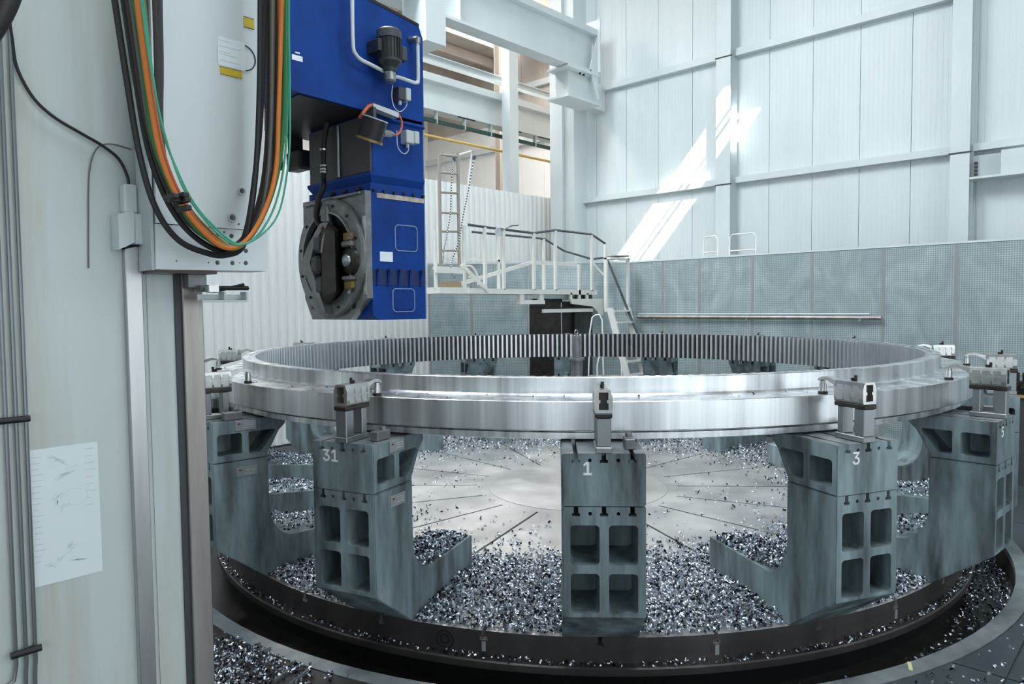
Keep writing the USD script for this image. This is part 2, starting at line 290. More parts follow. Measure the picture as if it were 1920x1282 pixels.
# ------------------------------------------------------------------ corner column, crane girder, second bay steel
def hcol(x, y, z0, z1, w, d, t=0.02):
    """H column: flanges across x (width w) at y-d/2 and y+d/2"""
    return MB().box(x - w / 2, x + w / 2, y - d / 2, y - d / 2 + t, z0, z1).box(x - w / 2, x + w / 2, y + d / 2 - t, y + d / 2, z0, z1).box(x - 0.008, x + 0.008, y - d / 2 + t, y + d / 2 - t, z0, z1)
t = thing('corner_column', 'tall grey-white steel column in the hall corner under the crane girder end', 'column')
obj('column_shaft', MB().box(12.08, 12.58, 9.9, 10.24, 0, 11), M_STEEL_WHITE, t)
obj('column_shaft', MB().box(12.16, 12.598, 9.64, 9.895, 0, 11), M_STEEL_WHITE, t)
g = thing('crane_girder', 'long pale steel crane girder crossing the top of the picture to the corner', 'girder')
obj('web', MB().box(0.5, 11.95, 9.0, 9.02, 6.95, 7.68), M_STEEL_WHITE, g)
obj('top_flange', MB().box(0.5, 11.98, 8.86, 9.16, 7.68, 7.80), M_STEEL_WHITE, g)
obj('bottom_flange', MB().box(0.5, 11.75, 8.86, 9.16, 6.90, 6.95), M_STEEL_WHITE, g)
obj('end_plate', MB().prism([(11.7, 6.95), (11.97, 7.68), (11.99, 7.68), (11.99, 6.4), (11.75, 6.9)], 'y', 8.86, 8.88).box(11.97, 11.99, 8.8, 9.3, 6.95, 8.0), M_STEEL_WHITE, g)
for x in (3.2, 5.7, 8.2): obj('stiffener', MB().box(x, x + 0.015, 8.87, 9.0, 6.95, 7.68), M_STEEL_WHITE, g)
b = thing('girder_bracket', 'tan box bracket carrying the crane girder end on the corner column', 'bracket')
obj('bracket_body', MB().box(11.2, 11.97, 9.02, 9.34, 6.32, 6.86), M_STEEL_WHITE, b)
obj('bracket_plate', MB().box(11.0, 12.05, 8.85, 9.4, 6.86, 6.895), M_STEEL_WHITE, b)
obj('bracket_plate', MB().box(11.0, 12.05, 8.85, 9.4, 6.29, 6.32), M_STEEL_WHITE, b)
obj('bracket_arm', MB().box(11.97, 12.58, 9.12, 9.34, 6.32, 6.86), M_STEEL_WHITE, b)
for x in (11.5, 11.62): obj('bolt', MB().cyl((x, 8.95, 6.83), (x, 8.95, 6.86), 0.022, 8), M_DARK, b)
b = thing('crane_end_carriage', 'pale hanging box end of the crane above the blue milling head', 'crane part')
obj('carriage_box', MB().box(6.98, 7.37, 8.3, 8.85, 6.17, 6.9), M_STEEL_WHITE, b)
obj('carriage_beam', MB().box(3.0, 6.98, 8.4, 8.8, 6.95, 7.35), M_STEEL_WHITE, b)

WS = 11.6
t = thing('rail_beam', 'slim upper steel beam of the second bay behind the ladder', 'beam')
obj('beam_web', MB().box(1, 18.5, WS, WS + 0.02, 7.33, 7.43), M_STEEL_WHITE, t); obj('flange', MB().box(1, 18.5, WS - 0.08, WS + 0.1, 7.43, 7.45), M_STEEL_WHITE, t); obj('flange', MB().box(1, 18.5, WS - 0.08, WS + 0.1, 7.31, 7.33), M_STEEL_WHITE, t)
t = thing('runway_beam', 'deep lower crane runway beam of the second bay above the green conductor rail', 'beam')
obj('top_flange', MB().box(1, 18.5, WS - 0.16, WS + 0.16, 6.88, 7.03), M_STEEL_WHITE, t)
obj('web', MB().box(1, 18.5, WS + 0.02, WS + 0.04, 6.32, 6.88), M_STEEL_WHITE, t)
obj('bottom_flange', MB().box(1, 18.5, WS - 0.16, WS + 0.16, 6.29, 6.32), M_STEEL_WHITE, t)
t = thing('conductor_rail', 'dark green conductor rail hung under the runway beam', 'busbar')
obj('busbar', MB().box(1, 18.4, WS - 0.12, WS - 0.05, 6.05, 6.12), M_BUS, t)
for x in (9.9, 10.7, 11.5, 13.0): obj('hanger', MB().box(x, x + 0.03, WS - 0.13, WS - 0.04, 6.04, 6.29), M_BOXGREY, t)
for x in (10.5, 12.0, 13.1): obj('hanger_arm', MB().box(x, x + 0.5, WS - 0.14, WS - 0.12, 6.27, 6.30), M_BLACK, t)
obj('gas_pipe', MB().cyl((1, WS - 0.02, 5.78), (18.4, WS - 0.02, 5.78), 0.028, 10), M_YPIPE, label='thin yellow pipe running under the dark green conductor rail', cat='pipe', smooth=40)
t = thing('bay_column', 'slender pale steel column rising behind the white corrugated fence', 'column')
obj('column_shaft', MB().box(11.72, 12.0, 11.1, 11.34, 0, 11), M_STEEL_WHITE, t)
t = thing('far_column', 'tan steel column in shade just left of the slender pale column', 'column')
obj('column_shaft', hcol(13.8, 13.3, 0, 11, 0.34, 0.34), M_TAN, t)

# white corrugated fence behind the platform and the gear
t = thing('corrugated_fence', 'white corrugated sheet-metal fence behind the platform and ladder', 'fence')
x = 2.2
while x < 12.55:
    x1 = min(x + 0.9, 12.57); pts, q = [], x
    while q < x1 - 0.01: pts += [(q, 10.64), (min(q + 0.035, x1), 10.6), (min(q + 0.085, x1), 10.6), (min(q + 0.12, x1), 10.64)]; q += 0.15
    pts += [(x1, 10.64)]; pts = [p for k, p in enumerate(pts) if k == 0 or p[0] > pts[k - 1][0] + 1e-6]
    obj('fence_sheet', MB().prism(pts + [(x1, 10.66), (x, 10.66)], 'z', 0.02, 4.66), M_FENCE, t); x += 0.9
obj('fence_rail', MB().box(2.2, 12.57, 10.66, 10.72, 0.0, 0.4).box(2.2, 12.57, 10.66, 10.72, 2.2, 2.3).box(2.2, 12.57, 10.66, 10.72, 4.5, 4.6), M_FENCE, t)

# ------------------------------------------------------------------ perforated enclosure
UP, YC = 11.58, 7.84
def enclosure(name, label, a, b, z1=3.06):
    """one upright screen panel from plan point a to b, facing the table"""
    a, b = np.array(a, float), np.array(b, float); L = np.linalg.norm(b - a); e = (b - a) / L
    o = thing(name, label, 'screen', (*a, 0), math.degrees(math.atan2(e[1], e[0])), group='perforated enclosure screen')
    obj('sheet', MB().box(0.02, L - 0.02, 0, 0.006, 0.02, z1 - 0.03), M_PERF, o)
    obj('frame', MB().box(0, 0.025, -0.004, 0.045, 0, z1 - 0.03).box(L - 0.025, L, -0.004, 0.045, 0, z1 - 0.03).box(0.025, L - 0.025, 0.007, 0.045, 2.11, 2.14), M_PLATE, o)
    obj('cap', MB().box(0, L, -0.012, 0.055, z1 - 0.03, z1), M_STEEL_WHITE, o)
    return o
ws = [7.84, 7.1, 6.35, 5.36, 4.37, 3.32, 2.38, 1.4, 0.4, -0.6]
ordn = ['beside the stair', 'behind the long horizontal pipe, second from the stair', 'third from the stair along the right wall', 'fourth from the stair along the right wall', 'at the free end of the horizontal pipe', 'just right of the horizontal pipe end', 'near the right edge of the photo', 'beside the dark valve block at the right edge', 'outermost on the right']
for k in range(len(ws) - 1): enclosure('splash_screen', 'grey perforated sheet-metal screen ' + ordn[k], (UP, ws[k]), (UP, ws[k + 1]))
cs = lambda s: (np.array([s + 13.732, 13.732 - s]) / math.sqrt(2))
for s0, s1, l in ((-1.21, -0.4, 'leftmost, under the ladder'), (-0.4, 0.69, 'left of the dark opening under the platform'), (1.70, 2.64, 'right of the dark opening, behind the stair top')):
    enclosure('splash_screen', 'grey perforated sheet-metal screen ' + l, cs(s0), cs(s1))
a, b = cs(0.70), cs(1.69); e = (b - a) / np.linalg.norm(b - a)
t = thing('enclosure_opening', 'dark glossy added flap in the grey enclosure under the platform', 'door', (*a, 0), math.degrees(math.atan2(e[1], e[0])))
obj('flap', MB().box(0.01, 0.62, 0.02, 0.03, 0.02, 2.3).box(0.64, 0.97, 0.05, 0.06, 0.02, 2.3), M_DARK2, t)  # dark sheets put in where the open gap looks dark
obj('upper_sheet', MB().box(0.0, 0.98, 0.0, 0.01, 2.32, 3.03), M_PERF, t); obj('cap', MB().box(0, 0.98, -0.012, 0.05, 3.03, 3.06), M_STEEL_WHITE, t)
t = thing('wall_pipe', 'long brown steel pipe along the grey perforated screen', 'pipe')
obj('pipe', MB().cyl((UP - 0.08, 7.6, 1.99), (UP - 0.08, 3.32, 1.99), 0.032, 12), M_WAY2, t, smooth=40)
obj('upper_pipe', MB().cyl((UP - 0.04, 7.6, 2.045), (UP - 0.04, 3.5, 2.045), 0.014, 8), M_PALECONDUIT, t, smooth=40)
for y in (7.2, 5.4, 3.6): obj('pipe_clip', MB().box(UP - 0.12, UP - 0.005, y, y + 0.03, 1.95, 1.965), M_PLATE, t)
for (ya, yb), l in zip(((6.34, 6.06), (5.84, 5.36)), ('narrower white tubular hand loop above the grey screen', 'wider white tubular hand loop right of the wall column foot')):
    p = [(UP + 0.12, ya, 2.6), (UP + 0.12, ya, 3.36), (UP + 0.12, ya - 0.05, 3.42), (UP + 0.12, yb + 0.05, 3.42), (UP + 0.12, yb, 3.36), (UP + 0.12, yb, 2.6)]
    t = thing('hand_loop', l, 'handrail'); obj('loop', MB().tube(p, 0.014, 8), M_FENCE, t, smooth=50); obj('crossbar', MB().cyl((UP + 0.12, ya, 3.14), (UP + 0.12, yb, 3.14), 0.011, 8), M_FENCE, t, smooth=50)
    for y in (ya, yb): obj('foot', MB().box(UP + 0.10, UP + 0.14, y - 0.02, y + 0.02, 0, 2.6), M_FENCE, t)
t = thing('cable_duct', 'white boxed cable duct right of the tall wall column', 'duct')
obj('duct_box', MB().box(12.28, 12.6, -5.9, 2.0, 4.03, 4.37), M_STEEL_WHITE, t)
obj('duct_ledge', MB().box(12.26, 12.6, -5.9, 2.38, 4.0, 4.03), M_STEEL_WHITE, t)
obj('louvre', MB().box(12.44, 12.46, 2.02, 2.37, 4.04, 4.36), M_BOXGREY, t)
for k in range(4): obj('louvre_hole', MB().box(12.40, 12.44, 2.31, 2.35, 4.07 + k * 0.055, 4.10 + k * 0.055), M_SHADOWGREY, t)
obj('wall_conduit', MB().cyl((12.56, 2.34, 0), (12.56, 2.34, 10.9), 0.012, 8), M_BOXGREY, label='thin grey conduit beside the tall right wall column', cat='pipe', smooth=40)

# ================================================================== ROTARY TABLE
def heading(k):
    """compass angle (degrees about z) of support k, counted from the one marked 1"""
    a = math.radians(-3.0775 + 22.5 * k); o = np.array([math.sin(a), -math.cos(a)])
    return math.degrees(math.atan2(-math.cos(YAW) * o[0] + math.sin(YAW) * o[1], math.sin(YAW) * o[0] + math.cos(YAW) * o[1]))
def polar(k, r, t=0.0):
    h = math.radians(heading(k)); return C + r * np.array([math.cos(h), math.sin(h)]) + t * np.array([-math.sin(h), math.cos(h)])
tb = thing('rotary_table', 'large round steel rotary table with radial slots, strewn with metal chips', 'rotary table', (*C, 0))
disc = m3.Manifold.cylinder(0.16, 3.70, 3.70, 160).translate((0, 0, 0.03))
cut = []
for k in range(16):
    h = heading(k)
    cut.append((m3.Manifold.cube((2.75, 0.024, 0.05)).translate((1.12, -0.012, 0.15)) + m3.Manifold.cube((2.75, 0.05, 0.025)).translate((1.12, -0.025, 0.128))).rotate((0, 0, h)))
for k in range(16): cut.append((m3.Manifold.cube((0.4, 0.024, 0.05)).translate((3.4, -0.012, 0.15)) + m3.Manifold.cube((0.4, 0.05, 0.025)).translate((3.4, -0.025, 0.128))).rotate((0, 0, heading(k + 0.5))))
disc = disc - m3.Manifold.batch_boolean(cut, m3.OpType.Add)
q = disc.to_mesh(); dv, df = np.array(q.vert_properties[:, :3]), np.array(q.tri_verts)
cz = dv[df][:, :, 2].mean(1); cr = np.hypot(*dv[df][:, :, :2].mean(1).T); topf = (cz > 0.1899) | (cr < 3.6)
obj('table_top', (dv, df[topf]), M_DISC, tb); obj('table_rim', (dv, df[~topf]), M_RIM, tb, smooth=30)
obj('centre_plate', MB().lathe([(0, 0.19), (1.0, 0.19), (1.0, 0.1945), (0.985, 0.196), (0, 0.196)], 64), M_DISC, tb)
obj('ledge_ring', MB().lathe([(3.45, -0.02), (3.765, -0.02), (3.765, 0.022), (3.755, 0.03), (3.45, 0.03)], 160, close=True), M_RIM, tb)
obj('drum', MB().lathe([(3.3, -0.24), (3.62, -0.24), (3.62, -0.02), (3.3, -0.02)], 128, close=True), M_DARK, tb)
h = math.radians(heading(-0.68)); R = trimesh.transformations.rotation_matrix(h, [0, 0, 1])
pl = MB().lathe([(0.0, 0.0), (0.02, 0.0), (0.022, 0.004), (0.035, 0.004), (0.037, 0.0), (0.05, 0.0), (0.052, 0.006), (0.062, 0.006), (0.064, 0.0)], 24, axis='x', c=(3.697, 0, 0.105)); v, f = pl.out()
obj('port_plug', (v @ R[:3, :3].T, f), M_DARK, tb, smooth=30)
for k in (-0.5, 0.5, 1.5):
    h = math.radians(heading(k)); R = trimesh.transformations.rotation_matrix(h, [0, 0, 1]); v, f = MB().box(3.699, 3.704, -0.013, 0.013, 0.06, 0.122).out()
    obj('slot_key', (v @ R[:3, :3].T, f), M_PLATE, tb)

# centre post
t = thing('centre_post', 'dark steel centre post with collar and lifting eye in the middle of the gear ring', 'post', (*C, 0.196))
obj('shaft', MB().lathe([(0, 0), (0.058, 0), (0.058, 1.42), (0.05, 1.425), (0.05, 1.68), (0.046, 1.69), (0, 1.69)], 28), M_GREY, t, smooth=30)
obj('collar', MB().lathe([(0.05, 1.415), (0.09, 1.415), (0.09, 1.44), (0.05, 1.44)], 28, close=True), M_POST, t, smooth=30)
obj('base_flange', MB().lathe([(0, 0), (0.16, 0), (0.16, 0.03), (0.06, 0.03)], 28), M_GREY, t, smooth=30)
obj('lifting_eye', MB().tube([(0.026 * math.cos(a), 0, 1.725 + 0.026 * math.sin(a)) for a in np.linspace(0, 2 * math.pi, 17)], 0.007, 6).cyl((0, 0, 1.69), (0, 0, 1.7), 0.012, 8), M_POST, t, smooth=40)

# ================================================================== GEAR RING
rg = thing('gear_ring', 'huge bright steel gear ring with inner teeth lying on the numbered supports', 'gear ring', (*C, 0))
RO, RI, ROOT, FL = 3.494, 3.378, 3.43, 3.755
prof = [(ROOT, 1.405), (3.66, 1.405), (3.675, 1.412), (3.70, 1.415), (3.70, 1.452), (3.685, 1.458), (3.685, 1.47), (FL - 0.004, 1.472), (FL, 1.476), (FL, 1.646), (FL - 0.004, 1.65),
        (RO + 0.012, 1.652), (RO, 1.664), (RO, 1.764), (RO - 0.004, 1.768), (ROOT, 1.768)]
n = 288; v, f = MB().lathe(prof, n, close=True).out(); zc = v[f][:, :, 2].mean(1)
rc = np.hypot(*v[f][:, :, :2].mean(1).T); root = rc < ROOT + 0.002
obj('tooth_root_band', (v, f[root]), M_DARK2, rg, smooth=25); f, zc = f[~root], zc[~root]  # oiled root steel, coloured darker for the shade between the teeth
obj('upper_rim', (v, f[zc > 1.651]), M_RING, rg, smooth=25); obj('flange', (v, f[zc <= 1.651]), M_RING, rg, smooth=25)
NT = 290
for k in range(NT):
    a = 2 * math.pi * k / NT; ca, sa = math.cos(a), math.sin(a)
    pr = [(ROOT + 0.003, -0.024), (RI + 0.004, -0.0155), (RI, -0.0125), (RI, 0.0125), (RI + 0.004, 0.0155), (ROOT + 0.003, 0.024)]
    pts = [(r * ca - q * sa, r * sa + q * ca) for r, q in pr]; m = len(pts)
    vv = [(*p, 1.41) for p in pts] + [(*p, 1.765) for p in pts]
    ff = [(i, i + m, i + 1 + m, i + 1) for i in range(m - 1)]; F = [(a_, b_, c_) for a_, b_, c_, d_ in ff] + [(a_, c_, d_) for a_, b_, c_, d_ in ff] + [(m, m + i + 1, m + i) for i in range(1, m - 1)] + [(0, i, i + 1) for i in range(1, m - 1)]
    obj('tooth', (np.array(vv), np.array(F)), M_TOOTH, rg)

# ================================================================== WORK SUPPORTS
W2 = 0.2317
def along_t(poly, a, b):
    """profile in (r, z), drawn out along t from a to b, as a Manifold"""
    m = mani(poly, b - a); m = m.rotate((90, 0, 0)); return m.translate((0, b, 0))
def along_r(poly, a, b):
    """profile in (t, z), drawn out along r"""
    m = mani(poly, b - a).rotate((90, 0, 90)); return m.translate((a, 0, 0))
def soft(poly, r): return poly.buffer(-r).buffer(r, quad_segs=4)
def slots(ztop, r0, r1):
    o = m3.Manifold()
    for t_ in (-0.155, 0.0, 0.157): o = o + m3.Manifold.cube((r1 - r0, 0.025, 0.05)).translate((r0, t_ - 0.0125, ztop - 0.036)) + m3.Manifold.cube((r1 - r0, 0.044, 0.018)).translate((r0, t_ - 0.022, ztop - 0.053))
    for t_ in (-0.077, 0.079): o = o + m3.Manifold.cylinder(0.12, 0.0105, 0.0105, 14).rotate((0, 90, 0)).translate((4.0, t_, ztop - 0.026 - 0.012))
    return o
ub = Polygon([(4.071, 1.403), (4.071, 1.108), (3.662, 1.108), (3.664, 1.13), (3.572, 1.297), (3.52, 1.345), (3.52, 1.403)])
bev = 0.006
upper = along_t(ub.buffer(-bev), -W2, W2) + along_t(ub, -W2 + bev, W2 - bev); upper = upper.hull() ^ along_t(ub, -W2, W2) if False else upper
op1 = soft(Polygon([(3.856, 1.150), (4.036, 1.150), (4.036, 1.312), (3.856, 1.312)]), 0.02); op2 = soft(Polygon([(3.806, 1.312), (3.588, 1.312), (3.722, 1.150), (3.806, 1.150)]), 0.014)
upper = upper - along_t(op1, -0.5, 0.5) - along_t(op2, -0.5, 0.5)
upper = upper + along_t(Polygon([(3.60, 1.14), (4.06, 1.14), (4.06, 1.33), (3.58, 1.33)]).intersection(ub.buffer(-0.004)), -0.012, 0.012)
upper = upper - slots(1.403, 3.4, 4.2)
arc = [(3.46 + 0.202 * math.sin(a), 0.73 - 0.26 * math.cos(a)) for a in np.linspace(0, math.pi / 2, 9)]
lb = Polygon([(4.071, 1.104), (4.071, 0.48), (3.695, 0.192), (3.44, 0.192), (3.44, 0.47)] + arc + [(3.662, 1.104)])
lower = along_t(lb.buffer(-bev), -W2, W2) + along_t(lb, -W2 + bev, W2 - bev)
foot = m3.Manifold.hull_points(np.array([(3.5, s * W2, z) for s in (-1, 1) for z in (0.192, 0.47)] + [(2.72, s * 0.14, z) for s in (-1, 1) for z in (0.192, 0.45)] + [(2.705, s * 0.13, z) for s in (-1, 1) for z in (0.192, 0.44)], np.float32))
for t0 in (-0.187, 0.026):
    for z0 in (0.502, 0.776): lower = lower - along_r(rrect(t0, t0 + 0.161, z0, z0 + 0.225, 0.022), 3.74, 4.2)
lower = lower - slots(1.104, 3.4, 4.2)
cls = stage.CreateClassPrim('/World/work_support_model')
def mesh_of(m): q = m.to_mesh(); return np.array(q.vert_properties[:, :3]), np.array(q.tri_verts)
def split_top(m, z):
    v, f = mesh_of(m); c = v[f]; n_ = np.cross(c[:, 1] - c[:, 0], c[:, 2] - c[:, 0]); n_ /= np.maximum(np.linalg.norm(n_, axis=1, keepdims=True), 1e-12)
    top = (n_[:, 2] > 0.9) & (c[:, :, 2].mean(1) > z); return (v, f[~top]), (v, f[top])
side, top = split_top(upper, 1.39)
ubp = obj('upper_block', side, M_CAST, cls)
for m_ in trimesh.graph.split(trimesh.Trimesh(*top), only_watertight=False): obj('machined_top', (np.array(m_.vertices), np.array(m_.faces)), M_MACHINED, ubp)
obj('lower_block', mesh_of(lower), M_CAST, cls); obj('foot', mesh_of(foot), M_CAST, cls)
for z0 in (1.326, 0.985):
    p = obj('name_plate', MB().rbox(3.75, 3.905, W2, W2 + 0.004, z0, z0 + 0.072, 0.002), M_PLATE, cls)
    obj('logo_mark', MB().box(3.865, 3.888, W2 + 0.004, W2 + 0.0048, z0 + 0.045, z0 + 0.055), M_RED, p)
    obj('print', MB().box(3.765, 3.84, W2 + 0.004, W2 + 0.0046, z0 + 0.05, z0 + 0.054).box(3.765, 3.83, W2 + 0.004, W2 + 0.0046, z0 + 0.036, z0 + 0.04).box(3.765, 3.85, W2 + 0.004, W2 + 0.0046, z0 + 0.02, z0 + 0.024), M_INK, p)
obj('stop_block', (MB().rbox(3.83, 3.965, 0.128, 0.188, 1.404, 1.462, 0.004).cyl((3.87, 0.158, 1.46), (3.87, 0.158, 1.482), 0.02, 6)), M_GREY, cls)
FRONT_NO = {0: '1', 1: '3', 2: '5', 15: '31'}
NOSE_NO = {6: '13', 7: '15', 8: '17', 9: '19', 10: '21'}
SUP = {0: 'grey cast support marked 1, standing centre front', 1: 'grey cast support marked 3, right of the centre one', 2: 'grey cast support marked 5 by the right edge, its side in view',
       3: 'grey cast support standing directly behind the one marked 5 at the right edge', 4: 'grey cast support under the far right clamp, seen only by its nose', 5: 'grey cast support between the far right end of the gear and the one marked 13',
       6: 'grey cast support marked 13 on its nose, far side', 7: 'grey cast support marked 15 on its nose, behind the stair foot', 8: 'grey cast support marked 17 on its nose, straight behind the centre post',
       9: 'grey cast support marked 19 on its nose, left of the centre post', 10: 'grey cast support marked 21 on its nose, far left side', 11: 'grey cast support left of the one marked 21, under the far gear teeth',
       12: 'grey cast support behind the machine column, far left under the gear', 13: 'grey cast support with a curved foot seen between the column and the one marked 31', 14: 'grey cast support in shade beside the white machine column', 15: 'grey cast support marked 31, left of the centre one'}
for k in range(16):
    s = copy(cls, (*C, 0), heading(k), SUP[k], 'numbered cast supports under the gear ring', name='work_support', instance=False, cat='work support')
    if k in FRONT_NO:
        tm = meshkit.text_mesh(FRONT_NO[k], 0.07, 0.0012, bold=True); v = np.array(tm.vertices); w = v[:, 0].max() + v[:, 0].min()
        obj('painted_number', (np.stack([4.0712 + v[:, 2], -0.09 + v[:, 0] - w / 2, 1.285 + v[:, 1]], 1), np.array(tm.faces)), M_WHITE, s)
    if k in NOSE_NO:
        tm = meshkit.text_mesh(NOSE_NO[k], 0.036, 0.0012); v = np.array(tm.vertices); w = v[:, 0].max() + v[:, 0].min()
        obj('painted_number', (np.stack([3.5198 - v[:, 2], 0.03 - v[:, 0] + w / 2, 1.353 + v[:, 1]], 1), np.array(tm.faces)[:, ::-1]), M_WHITE, s)

# ================================================================== CLAMPS
cl = stage.CreateClassPrim('/World/clamp_model')
obj('base_bar', MB().rbox(3.855, 4.08, -0.045, 0.045, 1.404, 1.438), M_POST, cl)
for r0, r1 in ((4.0, 4.075), (3.872, 3.92)): obj('post', MB().rbox(r0, r1, -0.04, 0.04, 1.438, 1.60), M_POST, cl)
obj('saddle', MB().rbox(3.85, 4.085, -0.046, 0.046, 1.60, 1.627), M_DARK2, cl)
bp = soft(Polygon([(-0.046, 1.628), (0.046, 1.628), (0.050, 1.66), (0.050, 1.715), (0.036, 1.756), (-0.036, 1.756), (-0.050, 1.715), (-0.050, 1.66)]), 0.006)
body = along_r(bp, 3.852, 4.075)
for k in range(3):
    r0 = 3.868 + k * 0.063
    for s in (-1, 1):
        body = body - m3.Manifold.cube((0.05, 0.02, 0.042)).translate((r0, s * 0.05 - 0.01 + s * 0.004, 1.694)) - m3.Manifold.cube((0.05, 0.014, 0.040)).translate((r0, s * 0.05 - 0.007 + s * 0.001, 1.642))
body = body - along_r(Polygon([(-0.026, 1.70), (0.026, 1.70), (0.026, 1.742), (-0.026, 1.742)]), 4.05, 4.1) - along_r(Polygon([(-0.018, 1.675), (0.018, 1.675), (0.018, 1.71), (-0.018, 1.71)]), 4.05, 4.1) - along_r(Polygon([(-0.026, 1.645), (0.026, 1.645), (0.026, 1.682), (-0.026, 1.682)]), 4.05, 4.1)
obj('body', mesh_of(body), M_BRIGHT, cl)
obj('inner_slide', MB().box(4.046, 4.052, -0.03, 0.03, 1.64, 1.745), M_DARK2, cl)
up_ = [(3.86, 1.742), (3.82, 1.752), (3.77, 1.764), (3.73, 1.762), (3.695, 1.748)]; lo_ = [(3.69, 1.732), (3.73, 1.742), (3.77, 1.742), (3.82, 1.722), (3.86, 1.69)]
obj('arm', mesh_of(along_t(Polygon(up_ + lo_), -0.026, 0.026)), M_BRIGHT, cl, smooth=30)
pn = obj('pressure_pin', MB().lathe([(0, 1.652), (0.022, 1.652), (0.022, 1.715), (0.018, 1.722), (0.018, 1.735), (0, 1.735)], 16, c=(3.708, 0, 0)), M_BRIGHT, cl, smooth=30)
obj('pin_foot', MB().lathe([(0.022, 1.652), (0.03, 1.652), (0.03, 1.664), (0.022, 1.668)], 14, c=(3.708, 0, 0), close=True), M_DARK, pn)
obj('set_screw', MB().cyl((3.97, 0, 1.754), (3.97, 0, 1.79), 0.009, 8).cyl((3.95, 0, 1.754), (3.95, 0, 1.772), 0.012, 8), M_DARK, cl)
CLN = {0: 'bright steel arched clamp seen end-on, centre front', 1: 'bright steel arched clamp right of centre, open end facing right', 2: 'bright steel arched clamp at the right edge, nearer of the overlapping pair', 15: 'bright steel arched clamp left of centre, open end facing left',
       14: 'bright steel arched clamp beside the machine column, nearer one', 13: 'bright steel arched clamp beside the machine column, partly hidden behind the nearer one', 12: 'bright steel arched clamp at the far left end of the gear', 3: 'bright steel arched clamp at the right edge, farther of the overlapping pair',
       4: 'bright steel arched clamp at the far right end of the gear', 5: 'bright steel clamp tip peeking over the far right teeth', 6: 'clamp screw tip above the far teeth, right of the stair', 7: 'clamp screw tip above the far teeth, nearest right of the stair foot', 8: 'clamp screw tip above the far teeth, behind the centre post',
       9: 'clamp screw tip above the far teeth, left of the centre post', 10: 'clamp screw tip above the far teeth, right below the blue head', 11: 'clamp top showing over the far left teeth'}
for k in range(16): copy(cl, (*C, 0), heading(k), CLN[k], 'clamps holding the gear ring', name='work_clamp', cat='clamp')

# ================================================================== METAL CHIPS
def chip_mesh(turn, r, w, twist):
    v, f = [], []; n_ = 6
    for i in range(n_ + 1):
        a = turn * (i / n_ - 0.5); v += [(r * math.cos(a), r * math.sin(a), twist * i / n_ - w / 2), (r * math.cos(a) * 0.93, r * math.sin(a) * 0.93, twist * i / n_ + w / 2)]
    for i in range(n_): f.append((2 * i, 2 * i + 2, 2 * i + 3, 2 * i + 1))
    v = np.array(v); v[:, :2] -= v[:, :2].mean(0); return v, np.array(f)
def chips(label, pos, size, where, smooth=True):
    path = path_of('metal_chips'); pi = UsdGeom.PointInstancer.Define(stage, path); targets = []
    for i, (tn, r, w, tw) in enumerate(((3.6, 0.011, 0.013, 0.004), (4.6, 0.009, 0.011, 0.008), (2.4, 0.014, 0.010, 0.002), (5.4, 0.007, 0.014, 0.012))):
        usdkit.mesh(stage, f'{path}/chip_{i + 1:03d}' if i else f'{path}/chip', chip_mesh(tn, r, w, tw), M_CHIP, smooth=True); targets.append(f'{path}/chip_{i + 1:03d}' if i else f'{path}/chip')
    N = len(pos); pi.CreatePrototypesRel().SetTargets([Sdf.Path(x) for x in targets]); pi.CreateProtoIndicesAttr(Vt.IntArray.FromNumpy(RNG.integers(0, 4, N).astype(np.int32)))
    pi.CreatePositionsAttr(Vt.Vec3fArray.FromNumpy(np.asarray(pos, np.float32)))
    q_ = RNG.normal(size=(N, 4)); q_ /= np.linalg.norm(q_, axis=1, keepdims=True)
    pi.CreateOrientationsAttr(Vt.QuathArray([Gf.Quath(float(a), float(b), float(c), float(d)) for a, b, c, d in q_]))
    sc = size * RNG.uniform(0.7, 1.35, N); pi.CreateScalesAttr(Vt.Vec3fArray.FromNumpy(np.repeat(sc[:, None], 3, 1).astype(np.float32)))
    tag(pi, label, 'metal chips', kind='stuff')
def blocked(p, pad=0.0):
    """True where a support's column or foot stands"""
    d = p - C; out = np.zeros(len(p), bool)
    for k in range(16):
        h = math.radians(heading(k)); r = d @ [math.cos(h), math.sin(h)]; t_ = np.abs(d @ [-math.sin(h), math.cos(h)])
        half = np.where(r > 3.47, W2, 0.14 + (W2 - 0.14) * np.clip((r - 2.72) / 0.75, 0, 1)); out |= (r > 2.70) & (t_ < half + pad)
    return out
toward = math.atan2(-C[1], -C[0])
def ring_points(N, r0, r1, a0, a1):
    r = np.sqrt(RNG.uniform(r0 * r0, r1 * r1, N)); a = toward + RNG.uniform(a0, a1, N); return C + np.stack([r * np.cos(a), r * np.sin(a)], 1), r, a
P, R_, A_ = ring_points(150000, 1.05, 3.685, -math.pi, math.pi)
near_f = np.clip(1.25 - np.abs(((A_ - toward + math.pi) % (2 * math.pi)) - math.pi) / 1.9, 0.22, 1)
nz = meshkit.fbm(np.stack([P[:, 0] * 1.3, P[:, 1] * 1.3, 0 * R_], 1), 3, 5)
rel = ((A_ - toward + math.pi) % (2 * math.pi)) - math.pi
front = np.clip(1 - np.abs(rel) / 0.75, 0, 1)
start = 2.55 + 0.45 * (nz - 0.5) * 2 - 0.28 * front
dens = 1 / (1 + np.exp(-(R_ - start) / 0.11)) * near_f + np.clip(0.035 + 0.5 * (nz - 0.55), 0.02, 0.4) * 0.35 * (R_ > 1.1)
keep = (RNG.random(len(P)) < dens) & ~blocked(P, 0.004)
P, R_, nz, start = P[keep], R_[keep], nz[keep], start[keep]
pile = np.clip((R_ - start) / 0.5, 0, 1) * (0.03 + 0.05 * nz) * np.clip((3.70 - R_) / 0.12, 0.15, 1)
